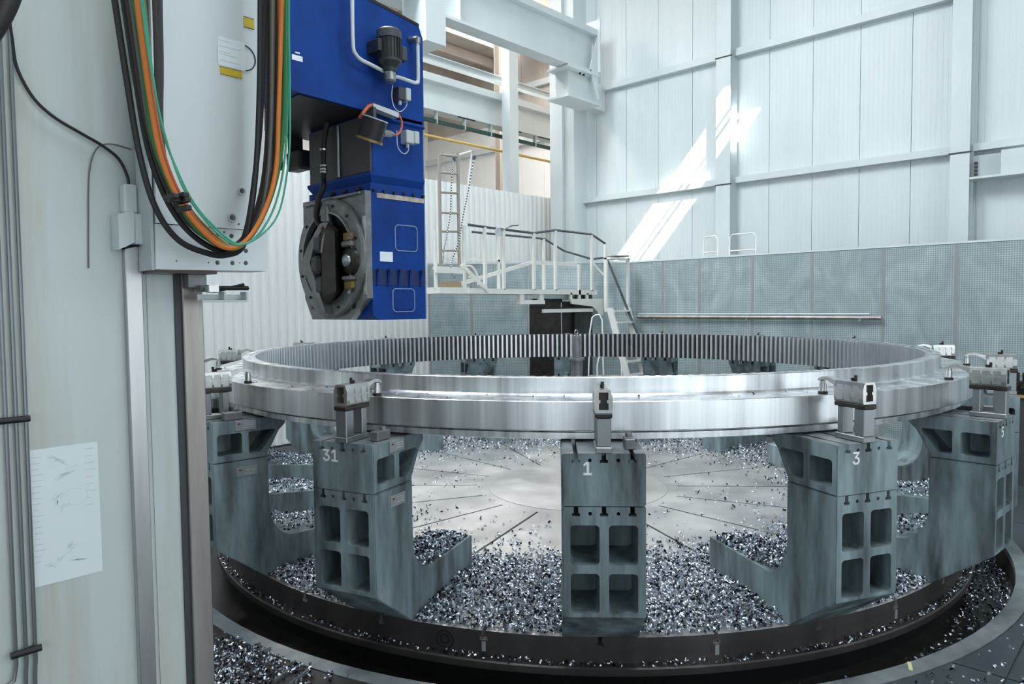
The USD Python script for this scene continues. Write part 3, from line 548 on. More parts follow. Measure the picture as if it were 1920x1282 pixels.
chips('heaps of bright curled metal chips spread over the rotary table', np.column_stack([P, 0.197 + 0.008 * RNG.random(len(P)) + pile * RNG.random(len(P)) ** 0.6]), 1.05, 0)
FOOT_L = {15: 'on the foot of the support marked 31', 1: 'on the foot of the support marked 3', 14: 'on the foot of the support beside the machine column', 13: 'on the foot seen between the column and the support marked 31', 12: 'on the foot far left under the gear', 2: 'on the foot of the support marked 5', 3: 'on the foot behind the support marked 5'}
for k, l in FOOT_L.items():
    N = 1500 if k in (15, 1) else 700; r = RNG.uniform(2.76, 3.56, N); half = 0.14 + (W2 - 0.14) * np.clip((r - 2.72) / 0.75, 0, 1) - 0.022; t_ = RNG.uniform(-1, 1, N) * half
    h_ = 0.085 * (1 - (np.abs(t_) / half) ** 2) * np.clip((r - 2.72) / 0.3, 0.2, 1) + 0.06 * np.clip((r - 3.35) / 0.2, 0, 1)
    pts = np.array([polar(k, a_, b_) for a_, b_ in zip(r, t_)]); chips('pile of metal chips ' + l, np.column_stack([pts, 0.472 + 0.02 * np.clip((r - 2.72) / 0.75, 0, 1) - 0.012 + h_ * RNG.random(N) ** 0.5]), 1.0, 0)
P, R_, A_ = ring_points(5200, 3.70, 4.02, -0.6, 1.7)
nz = meshkit.fbm(np.stack([P[:, 0] * 2, P[:, 1] * 2, 0 * R_], 1), 3, 9); rel = A_ - toward; keep = RNG.random(len(P)) < np.clip(0.08 + 1.0 * np.exp(-((rel - 1.15) / 0.32) ** 2) + 0.6 * (nz - 0.6), 0, 1) * 0.55
chips('metal chips scattered in the dark trough at the right of the table', np.column_stack([P, np.full(len(P), -0.208) + 0.03 * RNG.random(len(P))])[keep], 1.1, 0)
P, R_, A_ = ring_points(650, 3.705, 3.76, -1.0, 1.4)
chips('thin line of metal chips on the ledge below the table rim', np.column_stack([P, 0.04 + 0.008 * RNG.random(len(P))]), 0.8, 0)
P, R_, A_ = ring_points(90, 3.52, 3.74, -1.2, 1.2)
chips('few tiny chips lying on the flange of the gear ring', np.column_stack([P, np.full(len(P), 1.657)]), 0.6, 0)
P = np.column_stack([RNG.uniform(1.62, 2.35, 6500), RNG.uniform(3.3, 4.75, 6500)]); d_ = np.hypot(*(P - C).T); nz = meshkit.fbm(np.column_stack([P * 3, np.zeros(len(P))]), 3, 21)
keep = (d_ > 4.18) & (RNG.random(len(P)) < 0.6 * np.clip(-0.1 + 3.0 * (nz - 0.5) + 0.5 * (P[:, 1] > 3.85) * (P[:, 1] < 4.35), 0, 1))
chips('metal chips heaped on the dark floor channels at the bottom left', np.column_stack([P, 0.012 + 0.05 * RNG.random(len(P)) * nz])[keep], 1.0, 0)
P, R_, A_ = ring_points(160, 4.2, 4.6, 0.0, 0.9)
chips('stray metal chips on the floor plates outside the pit ring', np.column_stack([P, np.full(len(P), 0.01)]), 1.0, 0)
for q0, q1, l in (((1.80, 4.22), (2.20, 4.27), 'long dark steel channel at the bottom left beside the machine column'), ((2.05, 3.76), (2.22, 3.83), 'short bright-edged steel channel at the bottom edge, left of the table')):
    q0, q1 = np.array(q0), np.array(q1); e = (q1 - q0) / np.linalg.norm(q1 - q0); L = np.linalg.norm(q1 - q0)
    t = thing('floor_channel', l, 'channel', (*q0, 0), math.degrees(math.atan2(e[1], e[0]))); obj('web', MB().box(0, L, 0, 0.12, 0.0, 0.008), M_TROUGH, t)
    for y in (0, 0.112): obj('side_lip', MB().box(0, L, y, y + 0.008, 0.008, 0.03), M_PITRING, t)
a = C + 4.09 * np.array([math.cos(toward + 0.44), math.sin(toward + 0.44)])
t = thing('tape_mark', 'small pale yellow tape mark on the pit edge ring, bottom right', 'tape', (4.735, 1.175, 0.006), 20)
obj('tape_strip', MB().box(-0.055, 0.055, -0.011, 0.011, 0, 0.001), plain('pale_yellow_tape', (0.72, 0.68, 0.36), 0.6), t)

# ================================================================== MACHINE COLUMN (far left)
WC = 3.4
t = thing('machine_column', 'tall white machine column with metal guide ways filling the left edge', 'machine column')
obj('column_body', MB().box(-1.6, 0.99, WC, 5.0, 0, 6), M_MACHINE, t)
obj('side_cover', MB().box(0.9905, 1.30, WC + 0.003, 5.0, 0, 6), M_MACHINE, t)
obj('cover_strip', MB().box(1.206, 1.325, WC - 0.002, WC + 0.006, 0, 6), M_MACHINE, t)
obj('narrow_way', MB().rbox(1.110, 1.178, WC - 0.035, WC + 0.005, 0, 2.50, 0.003), M_RAILWAY, t)
obj('wide_way', MB().rbox(1.352, 1.445, WC - 0.03, 4.95, 0, 6, 0.004), M_WAY2, t)
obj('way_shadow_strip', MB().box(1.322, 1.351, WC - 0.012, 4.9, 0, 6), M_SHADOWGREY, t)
t = thing('pipe_clamp', 'upper black pipe clamp bar on the white machine column', 'pipe clamp'); obj('bar', MB().cyl((0.585, WC - 0.03, 1.79), (0.735, WC - 0.03, 1.79), 0.013, 10), M_BLACK, t, smooth=40); obj('foot', MB().box(0.70, 0.72, WC - 0.03, WC, 1.785, 1.795), M_BLACK, t)
t = thing('pipe_clamp', 'lower black pipe clamp bar near the bottom of the white machine column', 'pipe clamp'); obj('bar', MB().cyl((0.635, WC - 0.03, 0.848), (0.74, WC - 0.03, 0.848), 0.014, 10), M_BLACK, t, smooth=40); obj('foot', MB().box(0.70, 0.72, WC - 0.03, WC, 0.842, 0.854), M_BLACK, t)
for x0, x1, l in ((0.661, 0.655, 'leftmost thin steel oil pipe on the machine column'), (0.695, 0.69, 'middle thin steel oil pipe on the machine column'), (0.729, 0.722, 'rightmost thin steel oil pipe on the machine column, beside the paper sheet')):
    p = [(x0, WC - 0.016, 3.6), (x0 - 0.002, WC - 0.016, 2.2), (x1, WC - 0.016, 0.80)] + ([(x1 - 0.01, WC - 0.016, 0.74), (x1 - 0.05, WC - 0.016, 0.72), (x1 - 0.3, WC - 0.016, 0.70)] if x0 < 0.67 else [(x1 - 0.004, WC - 0.016, 0.75), (x1 - 0.012, WC - 0.016, 0.5)])
    obj('oil_pipe', MB().tube(p, 0.0075, 8), M_POST, label=l, cat='pipe', smooth=40)
t = thing('paper_sheet', 'long white paper sheet with faded line diagrams taped to the machine column', 'paper', (0.729, WC - 0.0015, 1.09))
obj('sheet', MB().box(0, 0.255, 0, 0.0008, 0, 0.566), M_PAPER, t)
mb, md = MB(), MB(); q = np.random.default_rng(3)
for z in np.arange(0.10, 0.55, 0.024): mb.box(0.008, 0.008 + q.uniform(0.02, 0.042), -0.0004, 0, z, z + 0.0022)
for z in np.arange(0.30, 0.55, 0.03): mb.box(0.205, 0.205 + q.uniform(0.018, 0.04), -0.0004, 0, z, z + 0.0022)
def line2(m, x0, z0, x1, z1, w):
    d = np.array([x1 - x0, z1 - z0]); n_ = np.array([-d[1], d[0]]) / np.hypot(*d) * w / 2; m.add([(x0 - n_[0], -0.0003, z0 - n_[1]), (x1 - n_[0], -0.0003, z1 - n_[1]), (x1 + n_[0], -0.0003, z1 + n_[1]), (x0 + n_[0], -0.0003, z0 + n_[1])], [[0, 1, 2, 3]])
for x0, z0, x1, z1 in ((0.07, 0.53, 0.15, 0.49), (0.09, 0.43, 0.18, 0.475), (0.08, 0.35, 0.12, 0.375), (0.085, 0.35, 0.10, 0.32), (0.10, 0.30, 0.14, 0.325), (0.07, 0.07, 0.18, 0.155), (0.12, 0.09, 0.20, 0.07), (0.05, 0.085, 0.08, 0.065), (0.125, 0.135, 0.15, 0.15)):
    for k in range(7):
        a, b_ = q.uniform(0, 1, 2); j = q.normal(0, 0.006, 4); line2(mb if k % 2 else md, x0 + (x1 - x0) * a + j[0], z0 + (z1 - z0) * a + j[1], x0 + (x1 - x0) * b_ + j[2], z0 + (z1 - z0) * b_ + j[3], 0.0016)
for a in np.linspace(0, 2 * math.pi, 22)[:-1]: line2(mb, 0.16 + 0.05 * math.cos(a), 0.345 + 0.035 * math.sin(a), 0.16 + 0.05 * math.cos(a + 0.25), 0.345 + 0.035 * math.sin(a + 0.25), 0.0013)
obj('print', mb, M_INK, t, kind='stuff'); obj('diagram', md, M_INK, t, kind='stuff')
t = thing('junction_box', 'pale grey junction box with upright conduit on the machine column', 'junction box')
obj('box_body', MB().rbox(1.134, 1.26, WC - 0.09, WC, 2.505, 2.637, 0.005), M_MACHINE_B, t)
obj('box_end', MB().prism([(1.07, 2.478), (1.13, 2.51), (1.135, 2.635), (1.125, 2.645), (1.07, 2.628)], 'y', WC - 0.095, WC), M_MACHINE_B, t)
obj('conduit', MB().rbox(1.108, 1.164, WC - 0.06, WC, 2.64, 2.765, 0.008), M_MACHINE_B, t)
obj('lower_lead', MB().tube(spline([(1.10, WC - 0.03, 2.485), (1.15, WC - 0.05, 2.50), (1.21, WC - 0.05, 2.505), (1.25, WC - 0.06, 2.49), (1.255, WC - 0.06, 2.43), (1.28, WC - 0.06, 2.39)]), 0.004, 6), M_BLACK, t, smooth=40)
zz = lambda pts, y: [(a, y, b_) for a, b_ in pts]
obj('black_lead', MB().tube(spline(zz([(0.72, 3.45), (0.734, 3.288), (0.747, 3.177), (0.797, 3.073), (0.869, 3.008), (0.965, 2.959), (1.044, 2.92), (1.106, 2.872), (1.138, 2.80), (1.14, 2.756)], WC - 0.02)), 0.0065, 7), M_BLACK, label='thin black lead curving down the machine column into the junction box', cat='cable', smooth=40)
obj('pale_lead', MB().tube(spline(zz([(0.975, 2.40), (0.981, 2.586), (0.992, 2.80), (1.023, 2.905), (1.076, 2.936), (1.161, 2.926)], WC - 0.006)), 0.003, 6), M_GREYCABLE, label='very thin grey-brown lead looping over the machine column', cat='cable', smooth=40)
obj('thick_hose', MB().tube(spline([(0.32, 2.75, 2.66), (0.43, 2.75, 2.90), (0.495, 2.75, 3.02), (0.56, 2.75, 3.14), (0.61, 2.75, 3.28), (0.69, 2.75, 3.6)]), 0.036, 16), M_BLACK, label='thick black hose in the top left corner', cat='hose', smooth=40)

# ------------------------------------------------------------------ headstock plate
t = thing('headstock_slide', 'large white headstock slide with bolt holes behind the hanging cables', 'headstock')
def holed(poly, y0, y1, holes):
    m = mani(Polygon(poly), y1 - y0).rotate((90, 0, 0)).translate((0, y1, 0))
    for x, z, r in holes: m = m - m3.Manifold.cylinder(0.1, r, r, 20).rotate((90, 0, 0)).translate((x, y0 + 0.055, z))
    return mesh_of(m)
HB = [(1.567, 2.765, 0.012), (1.517, 2.639, 0.0135)]
obj('front_plate', holed([(1.185, 2.59), (1.585, 2.588), (1.61, 4.6), (1.20, 4.6)], 3.2, 3.39, HB + [(1.413, 2.612, 0.006), (1.549, 2.612, 0.005)]), M_MACHINE_B, t)
obj('lower_plate', holed([(1.178, 2.392), (1.69, 2.40), (1.69, 2.586), (1.182, 2.586)], 3.205, 3.39, [(1.481, 2.571, 0.005), (1.448, 2.554, 0.0105), (1.515, 2.556, 0.0105), (1.582, 2.491, 0.0105), (1.446, 2.431, 0.0105), (1.516, 2.432, 0.0105), (1.58, 2.434, 0.0105), (1.265, 2.432, 0.004), (1.405, 2.43, 0.004), (1.55, 2.434, 0.003)]), M_MACHINE_B, t)
obj('side_plate', MB().prism([(1.58, 2.585), (1.694, 2.585), (1.728, 4.6), (1.58, 4.6)], 'y', 3.225, 3.39), M_MACHINE_B, t)
for x, z, r in HB: obj('bolt_boss', MB().lathe([(r, -0.006), (r + 0.007, -0.006), (r + 0.009, 0.0), (r, 0.0)], 20, axis='y', c=(x, 3.2, z), close=True), M_BOXGREY, t, smooth=30)
obj('under_tray', MB().box(1.18, 1.435, 3.19, 3.36, 2.378, 2.392), M_DARK2, t)
obj('left_edge', MB().box(1.165, 1.178, 3.215, 3.36, 2.39, 4.6), M_BOXGREY, t)
obj('round_cover', MB().lathe([(0.055, 3.222), (0.060, 3.222), (0.060, 3.226), (0.055, 3.226)], 32, axis='y', c=(1.607, 0, 3.387), a0=-math.pi / 2 + 1.57, a1=math.pi / 2 + 1.57, close=True), M_DARK, t)
obj('way_wiper', MB().box(1.352, 1.435, 3.30, 3.37, 2.32, 2.378).box(1.39, 1.44, 3.26, 3.31, 2.30, 2.33), M_GREY, t)
obj('cable_trough', MB().box(1.37, 1.585, 3.2, 3.26, 2.252, 2.262).box(1.37, 1.585, 3.25, 3.26, 2.262, 2.288).box(1.47, 1.478, 3.2, 3.26, 2.262, 2.30).box(1.575, 1.585, 3.2, 3.26, 2.262, 2.30), M_BOXGREY, t)
obj('trough_lead', MB().cyl((1.44, 3.23, 2.316), (1.60, 3.23, 2.318), 0.010, 8).cyl((1.44, 3.24, 2.30), (1.585, 3.24, 2.335), 0.007, 8), M_DARK, t)
obj('trough_clip', MB().rbox(1.395, 1.445, 3.19, 3.23, 2.295, 2.33, 0.003), M_BRIGHT, t)
t = thing('note_card', 'white note card with faint writing on the headstock plate', 'card', (1.474, 3.198, 3.318), 0); obj('card', MB().box(0, 0.128, 0, 0.001, 0, 0.128), M_PAPER, t)
mb = MB(); q = np.random.default_rng(8)
for z in (0.11, 0.085, 0.06, 0.05, 0.022): mb.box(0.008, 0.008 + q.uniform(0.03, 0.1), -0.0003, 0, z, z + 0.003)
obj('print', mb, M_INK, t, kind='stuff')
for (x, y, z, w, hgt), l in (((1.482, 3.198, 3.278, 0.103, 0.036), 'yellow warning strip under the white note card'), ((1.613, 3.222, 3.528, 0.05, 0.05), 'yellow sticker near the top of the headstock, beside the black cables')):
    t = thing('warning_strip', l, 'label', (x, y, z)); obj('strip', MB().box(0, w, 0, 0.001, 0, hgt), M_YELLOW, t)
    mb = MB(); [mb.box(w * k / 9, w * k / 9 + 0.006, -0.0003, 0, e_, e_ + 0.003) for k in range(9) for e_ in (0.0, hgt - 0.003)]; obj('dashed_border', mb, M_DARK, t, kind='stuff')

# ------------------------------------------------------------------ hanging cable loop
def cable(pts, y, r, mat, label, name='loop_cable'):
    p = np.array(pts); n_ = len(p); ys = y + 0.03 * np.sin(np.linspace(0, math.pi, n_)); sc_ = ys / 3.0
    q_ = np.column_stack([p[:, 0] * sc_, ys, 2.22 + (p[:, 1] - 2.22) * sc_]); tt = q_[0] + (q_[0] - q_[1]) * 1.2; te = q_[-1] + (q_[-1] - q_[-2]) * 1.2
    obj(name, MB().tube(spline(np.vstack([tt, q_, te]), 8), r, 8), mat, label=label, cat='cable', group='hanging cable loop', smooth=40)
cable([(0.987, 3.399), (1.02, 3.107), (1.057, 2.827), (1.11, 2.625), (1.195, 2.503), (1.314, 2.455), (1.394, 2.452), (1.467, 2.492), (1.508, 2.638), (1.542, 2.874), (1.567, 3.226), (1.58, 3.575)], 2.98, 0.0125, M_BLACK, 'outermost and lowest thick black cable of the hanging loop')
cable([(1.019, 3.409), (1.053, 3.114), (1.09, 2.853), (1.149, 2.671), (1.229, 2.549), (1.337, 2.476), (1.43, 2.471), (1.486, 2.567), (1.532, 2.803), (1.571, 3.111), (1.603, 3.582)], 3.02, 0.0125, M_BLACK, 'second thick black cable, inside the outermost one of the loop')
cable([(1.035, 3.413), (1.076, 3.037), (1.131, 2.775), (1.21, 2.623), (1.316, 2.515), (1.43, 2.483), (1.525, 2.57), (1.601, 2.741), (1.64, 3.03), (1.657, 3.598)], 3.0, 0.011, M_BROWNCABLE, 'dark brown cable beside the thick black ones in the loop')
cable([(1.045, 3.416), (1.069, 3.179), (1.105, 2.897), (1.191, 2.697), (1.295, 2.554), (1.407, 2.489), (1.505, 2.545), (1.571, 2.691), (1.614, 3.002), (1.639, 3.592)], 2.96, 0.008, M_GREYCABLE, 'grey cable between the black and the green strands of the loop')
cable([(1.058, 3.42), (1.074, 3.303), (1.092, 3.081), (1.115, 2.878), (1.181, 2.696), (1.272, 2.552), (1.383, 2.487), (1.467, 2.501), (1.557, 2.619), (1.635, 2.814), (1.678, 3.083), (1.700, 3.612)], 2.94, 0.0115, M_GREEN, 'thick green cable of the hanging loop')
cable([(1.066, 3.425), (1.085, 3.215), (1.105, 3.03), (1.135, 2.838), (1.20, 2.67), (1.29, 2.55), (1.39, 2.482), (1.48, 2.515), (1.57, 2.65), (1.632, 2.84), (1.655, 3.12), (1.684, 3.60)], 2.92, 0.010, M_ORANGE, 'bright orange cable of the hanging loop')
cable([(1.078, 3.428), (1.10, 3.188), (1.122, 2.99), (1.16, 2.80), (1.232, 2.64), (1.32, 2.535), (1.42, 2.485), (1.50, 2.535), (1.585, 2.68), (1.643, 2.88), (1.665, 3.17), (1.672, 3.60)], 2.95, 0.009, M_ORANGE_RED, 'dull red-orange cable next to the bright orange one')
cable([(1.09, 3.429), (1.112, 3.188), (1.145, 2.944), (1.20, 2.782), (1.262, 2.659), (1.345, 2.567), (1.445, 2.501), (1.54, 2.547), (1.628, 2.696), (1.68, 2.917), (1.704, 3.232), (1.717, 3.616)], 2.90, 0.0048, M_MINT, 'thin mint-green wire on the inner side of the loop')
cable([(1.082, 3.427), (1.108, 3.186), (1.150, 2.943), (1.215, 2.729), (1.294, 2.607), (1.372, 2.53), (1.45, 2.497), (1.555, 2.548), (1.645, 2.662), (1.697, 2.896), (1.711, 3.138), (1.716, 3.496), (1.72, 3.616)], 2.88, 0.0042, M_MINT, 'innermost thin mint wire swinging out right in front of the blue head')
cable([(1.134, 3.442), (1.133, 3.194), (1.130, 2.943), (1.15, 2.757), (1.215, 2.60), (1.341, 2.502), (1.445, 2.50), (1.54, 2.67), (1.595, 2.976), (1.62, 3.588)], 3.05, 0.011, M_BROWNCABLE, 'dark brown cable lying close to the white headstock plate')
cable([(1.152, 3.445), (1.148, 3.194), (1.140, 2.943), (1.16, 2.757), (1.225, 2.60), (1.351, 2.505), (1.455, 2.51), (1.555, 2.69), (1.605, 2.976), (1.632, 3.588)], 3.06, 0.0125, M_SHADOWGREY, 'dark grey cable at the inner top left of the loop')
cable([(1.095, 3.432), (1.116, 3.087), (1.146, 2.841), (1.204, 2.699), (1.298, 2.577), (1.43, 2.490), (1.55, 2.60), (1.598, 2.80), (1.628, 3.2), (1.645, 3.594)], 2.97, 0.006, M_OLIVE, 'thin olive-yellow cable of the hanging loop')
t = thing('cable_clip', 'black bolted cable clip on the left side of the hanging loop', 'cable clip')
for x, z in ((1.112, 2.652), (1.150, 2.66), (1.158, 2.612), (1.155, 2.642)): obj('clip_block', MB().rbox(x - 0.012, x + 0.012, 2.80, 2.9, z - 0.01, z + 0.01, 0.003), M_BLACK, t)
obj('clip_bar', MB().rbox(1.10, 1.165, 2.83, 2.86, 2.632, 2.648, 0.003), M_BLACK, t)

# ================================================================== BLUE MILLING HEAD
WB, U0, U1 = 4.974, 3.555, 4.125
t = thing('milling_head', 'massive blue gear milling head with dark round cutter housing', 'milling head')
obj('ram_box', MB().prism([(1.75, 3.905), (2.80, 3.885), (2.90, 3.866), (4.14, 3.82), (4.142, 4.58), (4.10, 4.678), (3.568, 4.748), (1.75, 5.0)], 'y', WB, 6.2), M_BLUE, t)
obj('ram_underside', MB().prism([(2.93, 3.862), (4.13, 3.821), (4.13, 3.815), (2.93, 3.856)], 'y', WB + 0.03, 6.19), M_DARK, t)  # dark plate put in for the shade under the ram
obj('top_rack', MB().prism([(1.75, 5.0), (3.568, 4.748), (4.10, 4.678), (4.10, 4.70), (3.568, 4.775), (1.75, 5.03)], 'y', WB - 0.004, WB + 0.06), M_DARK, t)
obj('neck', MB().rbox(U0 + 0.025, U1, WB, 5.93, 3.30, 3.86, 0.006), M_BLUE, t)
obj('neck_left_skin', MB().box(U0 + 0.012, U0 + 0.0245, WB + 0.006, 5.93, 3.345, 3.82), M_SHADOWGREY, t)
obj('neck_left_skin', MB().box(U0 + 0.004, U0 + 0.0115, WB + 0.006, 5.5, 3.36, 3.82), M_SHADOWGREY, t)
obj('shoulder', MB().hull([(x, y, z) for x, y, z in [(U0 - 0.005, WB - 0.012, 3.325), (U1 + 0.005, WB - 0.012, 3.325), (U0 - 0.005, 5.95, 3.325), (U1 + 0.005, 5.95, 3.325), (U0 + 0.03, WB + 0.02, 3.255), (U1 - 0.01, WB + 0.02, 3.255), (U0 + 0.03, 5.90, 3.255), (U1 - 0.01, 5.90, 3.255), (U0 - 0.005, WB - 0.012, 3.35), (U1 + 0.005, WB - 0.012, 3.35), (U0 - 0.005, 5.95, 3.35), (U1 + 0.005, 5.95, 3.35)]]), M_BLUE, t)
lowp = [(U0, 2.16), (3.62, 2.115), (U1, 2.115), (U1, 3.262), (U0, 3.262)]
obj('head_block', MB().prism(lowp, 'y', WB, 5.93), M_BLUE, t)
obj('cream_strip', MB().box(U0 + 0.06, U1, WB - 0.004, WB, 3.142, 3.182), M_STRIPE, t)
for k in range(6): obj('bolt', MB().cyl((U0 + 0.03 + k * 0.105, WB - 0.018, 3.20), (U0 + 0.03 + k * 0.105, WB, 3.20), 0.014, 8), M_DARK, t)
obj('recess_band', MB().box(U0 + 0.004, U1 - 0.004, WB - 0.004, WB, 2.412, 2.538), plain('deep_blue_paint', (0.004, 0.02, 0.10), 0.5), t)
for x in (3.604, 3.715, 3.828, 3.945, 4.071): obj('fin', MB().prism([(WB, 2.545), (WB - 0.03, 2.53), (WB - 0.012, 2.41), (WB, 2.40)], 'x', x - 0.009, x + 0.009), M_BLUE, t); obj('fin_bolt', MB().cyl((x, WB - 0.03, 2.525), (x, WB - 0.03, 2.55), 0.012, 8), M_DARK, t)
for x0, x1, z0, z1 in ((3.795, 4.045, 2.705, 2.935), (3.757, 4.003, 2.178, 2.386)):
    fr = rrect(x0, x1, z0, z1, 0.04); o = obj('access_cover', MB().prism(rrect(x0 + 0.01, x1 - 0.01, z0 + 0.01, z1 - 0.01, 0.034), 'y', WB - 0.004, WB), M_BLUE, t)
    obj('rim', MB().prism(fr.difference(fr.buffer(-0.009)), 'y', WB - 0.006, WB), M_BLUE_EDGE, o)
    cx, cz_ = (x0 + x1) / 2, (z0 + z1) / 2
    for sx, sz in ((-1, -1), (-1, 1), (1, -1), (1, 1), (0, 1), (0, -1), (-1, 0), (1, 0)):
        px, pz = cx + sx * (x1 - x0) * 0.4 * (0.72 if sz and sx else 1), cz_ + sz * (z1 - z0) * 0.38; obj('screw', MB().cyl((px, WB - 0.008, pz), (px, WB - 0.004, pz), 0.006, 6), M_DARK, o)
obj('label_plate', MB().box(3.637, 3.771, WB - 0.002, WB, 2.61, 2.693), M_PAPER, t)
obj('white_sticker', MB().box(2.862, 2.952, WB - 0.002, WB, 4.10, 4.14).box(2.89, 2.93, WB - 0.002, WB, 4.155, 4.165), M_PAPER, t)
obj('corner_edge', MB().box(U1, U1 + 0.012, WB - 0.002, WB + 0.05, 2.115, 3.82), M_BLUE_EDGE, t)
obj('ledge', MB().prism([(WB, 3.83), (WB - 0.03, 3.80), (WB, 3.785)], 'x', 3.60, 4.13), M_BLUE, t)
# round cutter housing on the left face
obj('face_plate', MB().prism([(WB - 0.005, 2.30), (5.01, 2.27), (5.215, 2.12), (5.825, 2.118), (5.945, 2.31), (5.94, 3.19), (WB - 0.005, 3.19)], 'x', U0 - 0.06, U0), M_GREY, t)
obj('plate_edge', MB().box(U0 - 0.068, U0 - 0.06, WB - 0.004, WB + 0.03, 2.33, 2.98), M_BRIGHT, t)
CY, CZ = 5.47, 2.655
obj('housing_ring', MB().lathe([(0.40, 0), (0.515, 0), (0.515, -0.03), (0.50, -0.045), (0.40, -0.045)], 64, axis='x', c=(U0 - 0.06, CY, CZ), close=True), M_GREY, t, smooth=25)
obj('inner_ring', MB().lathe([(0.375, -0.02), (0.40, -0.02), (0.40, -0.065), (0.385, -0.065)], 64, axis='x', c=(U0 - 0.06, CY, CZ), close=True), M_POST, t, smooth=25)
obj('cavity', MB().lathe([(0, -0.004), (0.38, -0.004), (0.38, -0.03)], 48, axis='x', c=(U0 - 0.06, CY, CZ)), M_DARK, t)
for k in range(12):
    a = k * math.pi / 6 + 0.2; obj('ring_bolt', MB().cyl((U0 - 0.118, CY + 0.45 * math.cos(a), CZ + 0.45 * math.sin(a)), (U0 - 0.10, CY + 0.45 * math.cos(a), CZ + 0.45 * math.sin(a)), 0.012, 8), M_DARK, t)
obj('cutter_arm', MB().hull([(3.36, 5.22, z) for z in (2.36, 2.86)] + [(3.36, 5.36, z) for z in (2.26, 2.94)] + [(3.50, 5.34, z) for z in (2.34, 2.90)] + [(3.50, 5.50, z) for z in (2.24, 3.0)] + [(3.34, 5.40, z) for z in (2.32, 2.90)]), M_DARK2, t)
obj('arm_edge', MB().hull([(3.352, 5.33, 2.945), (3.352, 5.37, 2.935), (3.332, 5.405, 2.70), (3.332, 5.385, 2.69), (3.37, 5.34, 2.945), (3.35, 5.39, 2.69)]), plain('worn_pinkish_edge', (0.30, 0.24, 0.23), 0.5), t)
gd = Polygon([(5.38, 2.96), (5.48, 2.95), (5.68, 2.78), (5.79, 2.64), (5.77, 2.56), (5.65, 2.40), (5.51, 2.17), (5.42, 2.18), (5.55, 2.42), (5.66, 2.62), (5.58, 2.78)])
obj('guard_frame', MB().prism(gd, 'x', 3.38, 3.46), M_GREY, t)
for z0, z1, y in ((2.70, 2.86, 5.55), (2.52, 2.68, 5.60), (2.34, 2.50, 5.53)): obj('guard_segment', MB().rbox(3.37, 3.47, y - 0.09, y + 0.05, z0, z1, 0.03), M_SHADOWGREY, t)
hubm = MB().lathe([(0, -0.07), (0.05, -0.07), (0.055, -0.06), (0.08, -0.06), (0.11, -0.045), (0.125, -0.02), (0.125, 0.02)], 28, axis='x', c=(3.47, 5.12, 2.615)); obj('tool_hub', hubm, M_DARK2, t, smooth=30)
obj('hub_nut', MB().lathe([(0, -0.095), (0.022, -0.095), (0.026, -0.088), (0.035, -0.088), (0.05, -0.08), (0.055, -0.07), (0.055, -0.06)], 20, axis='x', c=(3.47, 5.12, 2.615)), M_POST, t, smooth=30)
for z0, z1 in ((2.73, 2.78), (2.45, 2.49)): obj('hub_collar', MB().rbox(3.40, 3.47, 5.06, 5.20, z0, z1, 0.012), M_GREY, t)
for z0, z1 in ((2.78, 2.85), (2.38, 2.45)): obj('brass_pad', MB().rbox(3.42, 3.48, 5.07, 5.20, z0, z1, 0.01), M_BRASS, t)
obj('top_spindle', MB().lathe([(0, 3.12), (0.03, 3.12), (0.05, 3.08), (0.055, 3.05), (0.05, 3.03), (0.05, 2.97), (0, 2.97)], 16, c=(3.45, 5.48, 0)), M_GREY, t, smooth=30)
for y, z in ((5.14, 2.40), (5.12, 2.85)): obj('coolant_nozzle', MB().cyl((3.47, y, z), (3.40, y - 0.05, z - 0.05), 0.016, 8), M_BRIGHT, t)
for y in (5.16, 5.80): obj('plate_hole', MB().lathe([(0, -0.002), (0.03, -0.002), (0.03, 0)], 14, axis='x', c=(U0 - 0.061, y, 2.24)), M_DARK, t)
obj('plate_screw_row', MB().cyl((U0 - 0.075, 5.02, 3.175), (U0 - 0.075, 5.9, 3.15), 0.012, 8), M_POST, t)
for y in (5.1, 5.3, 5.5, 5.75): obj('bolt', MB().rbox(U0 - 0.03, U0, y, y + 0.05, 3.21, 3.235, 0.004), M_DARK, t)
obj('drive_hose', MB().tube(spline([(3.50, 5.50, 3.86), (3.49, 5.56, 3.68), (3.48, 5.56, 3.50), (3.47, 5.55, 3.36), (3.45, 5.52, 3.28), (3.43, 5.58, 3.16), (3.42, 5.60, 3.02), (3.42, 5.52, 2.92)]), 0.024, 10), M_BLACK, t, smooth=40)
for z in (3.405, 3.43, 3.46, 3.60): obj('hose_fitting', MB().cyl((3.48, 5.555, z), (3.48, 5.555, z + 0.016), 0.033, 10), M_BRIGHT, t)
obj('ridge_pipe', MB().cyl((3.545, 5.42, 3.36), (3.545, 5.42, 3.80), 0.012, 8), M_POST, t)
obj('camera_box', MB().rbox(3.52, 3.66, 6.03, 6.28, 3.52, 3.70, 0.02).box(3.52, 3.66, 6.20, 6.23, 3.68, 3.86), M_BLACK, t)
obj('camera_box', MB().rbox(3.40, 3.5, 6.27, 6.37, 3.53, 3.72, 0.02).box(3.40, 3.5, 6.30, 6.34, 3.70, 3.92), M_BLACK, t)
obj('under_hook', MB().tube(spline([(3.3, 5.9, 3.88), (3.3, 5.88, 3.80), (3.3, 5.94, 3.76), (3.3, 5.9, 3.70)]), 0.012, 8), M_POST, t, smooth=40)
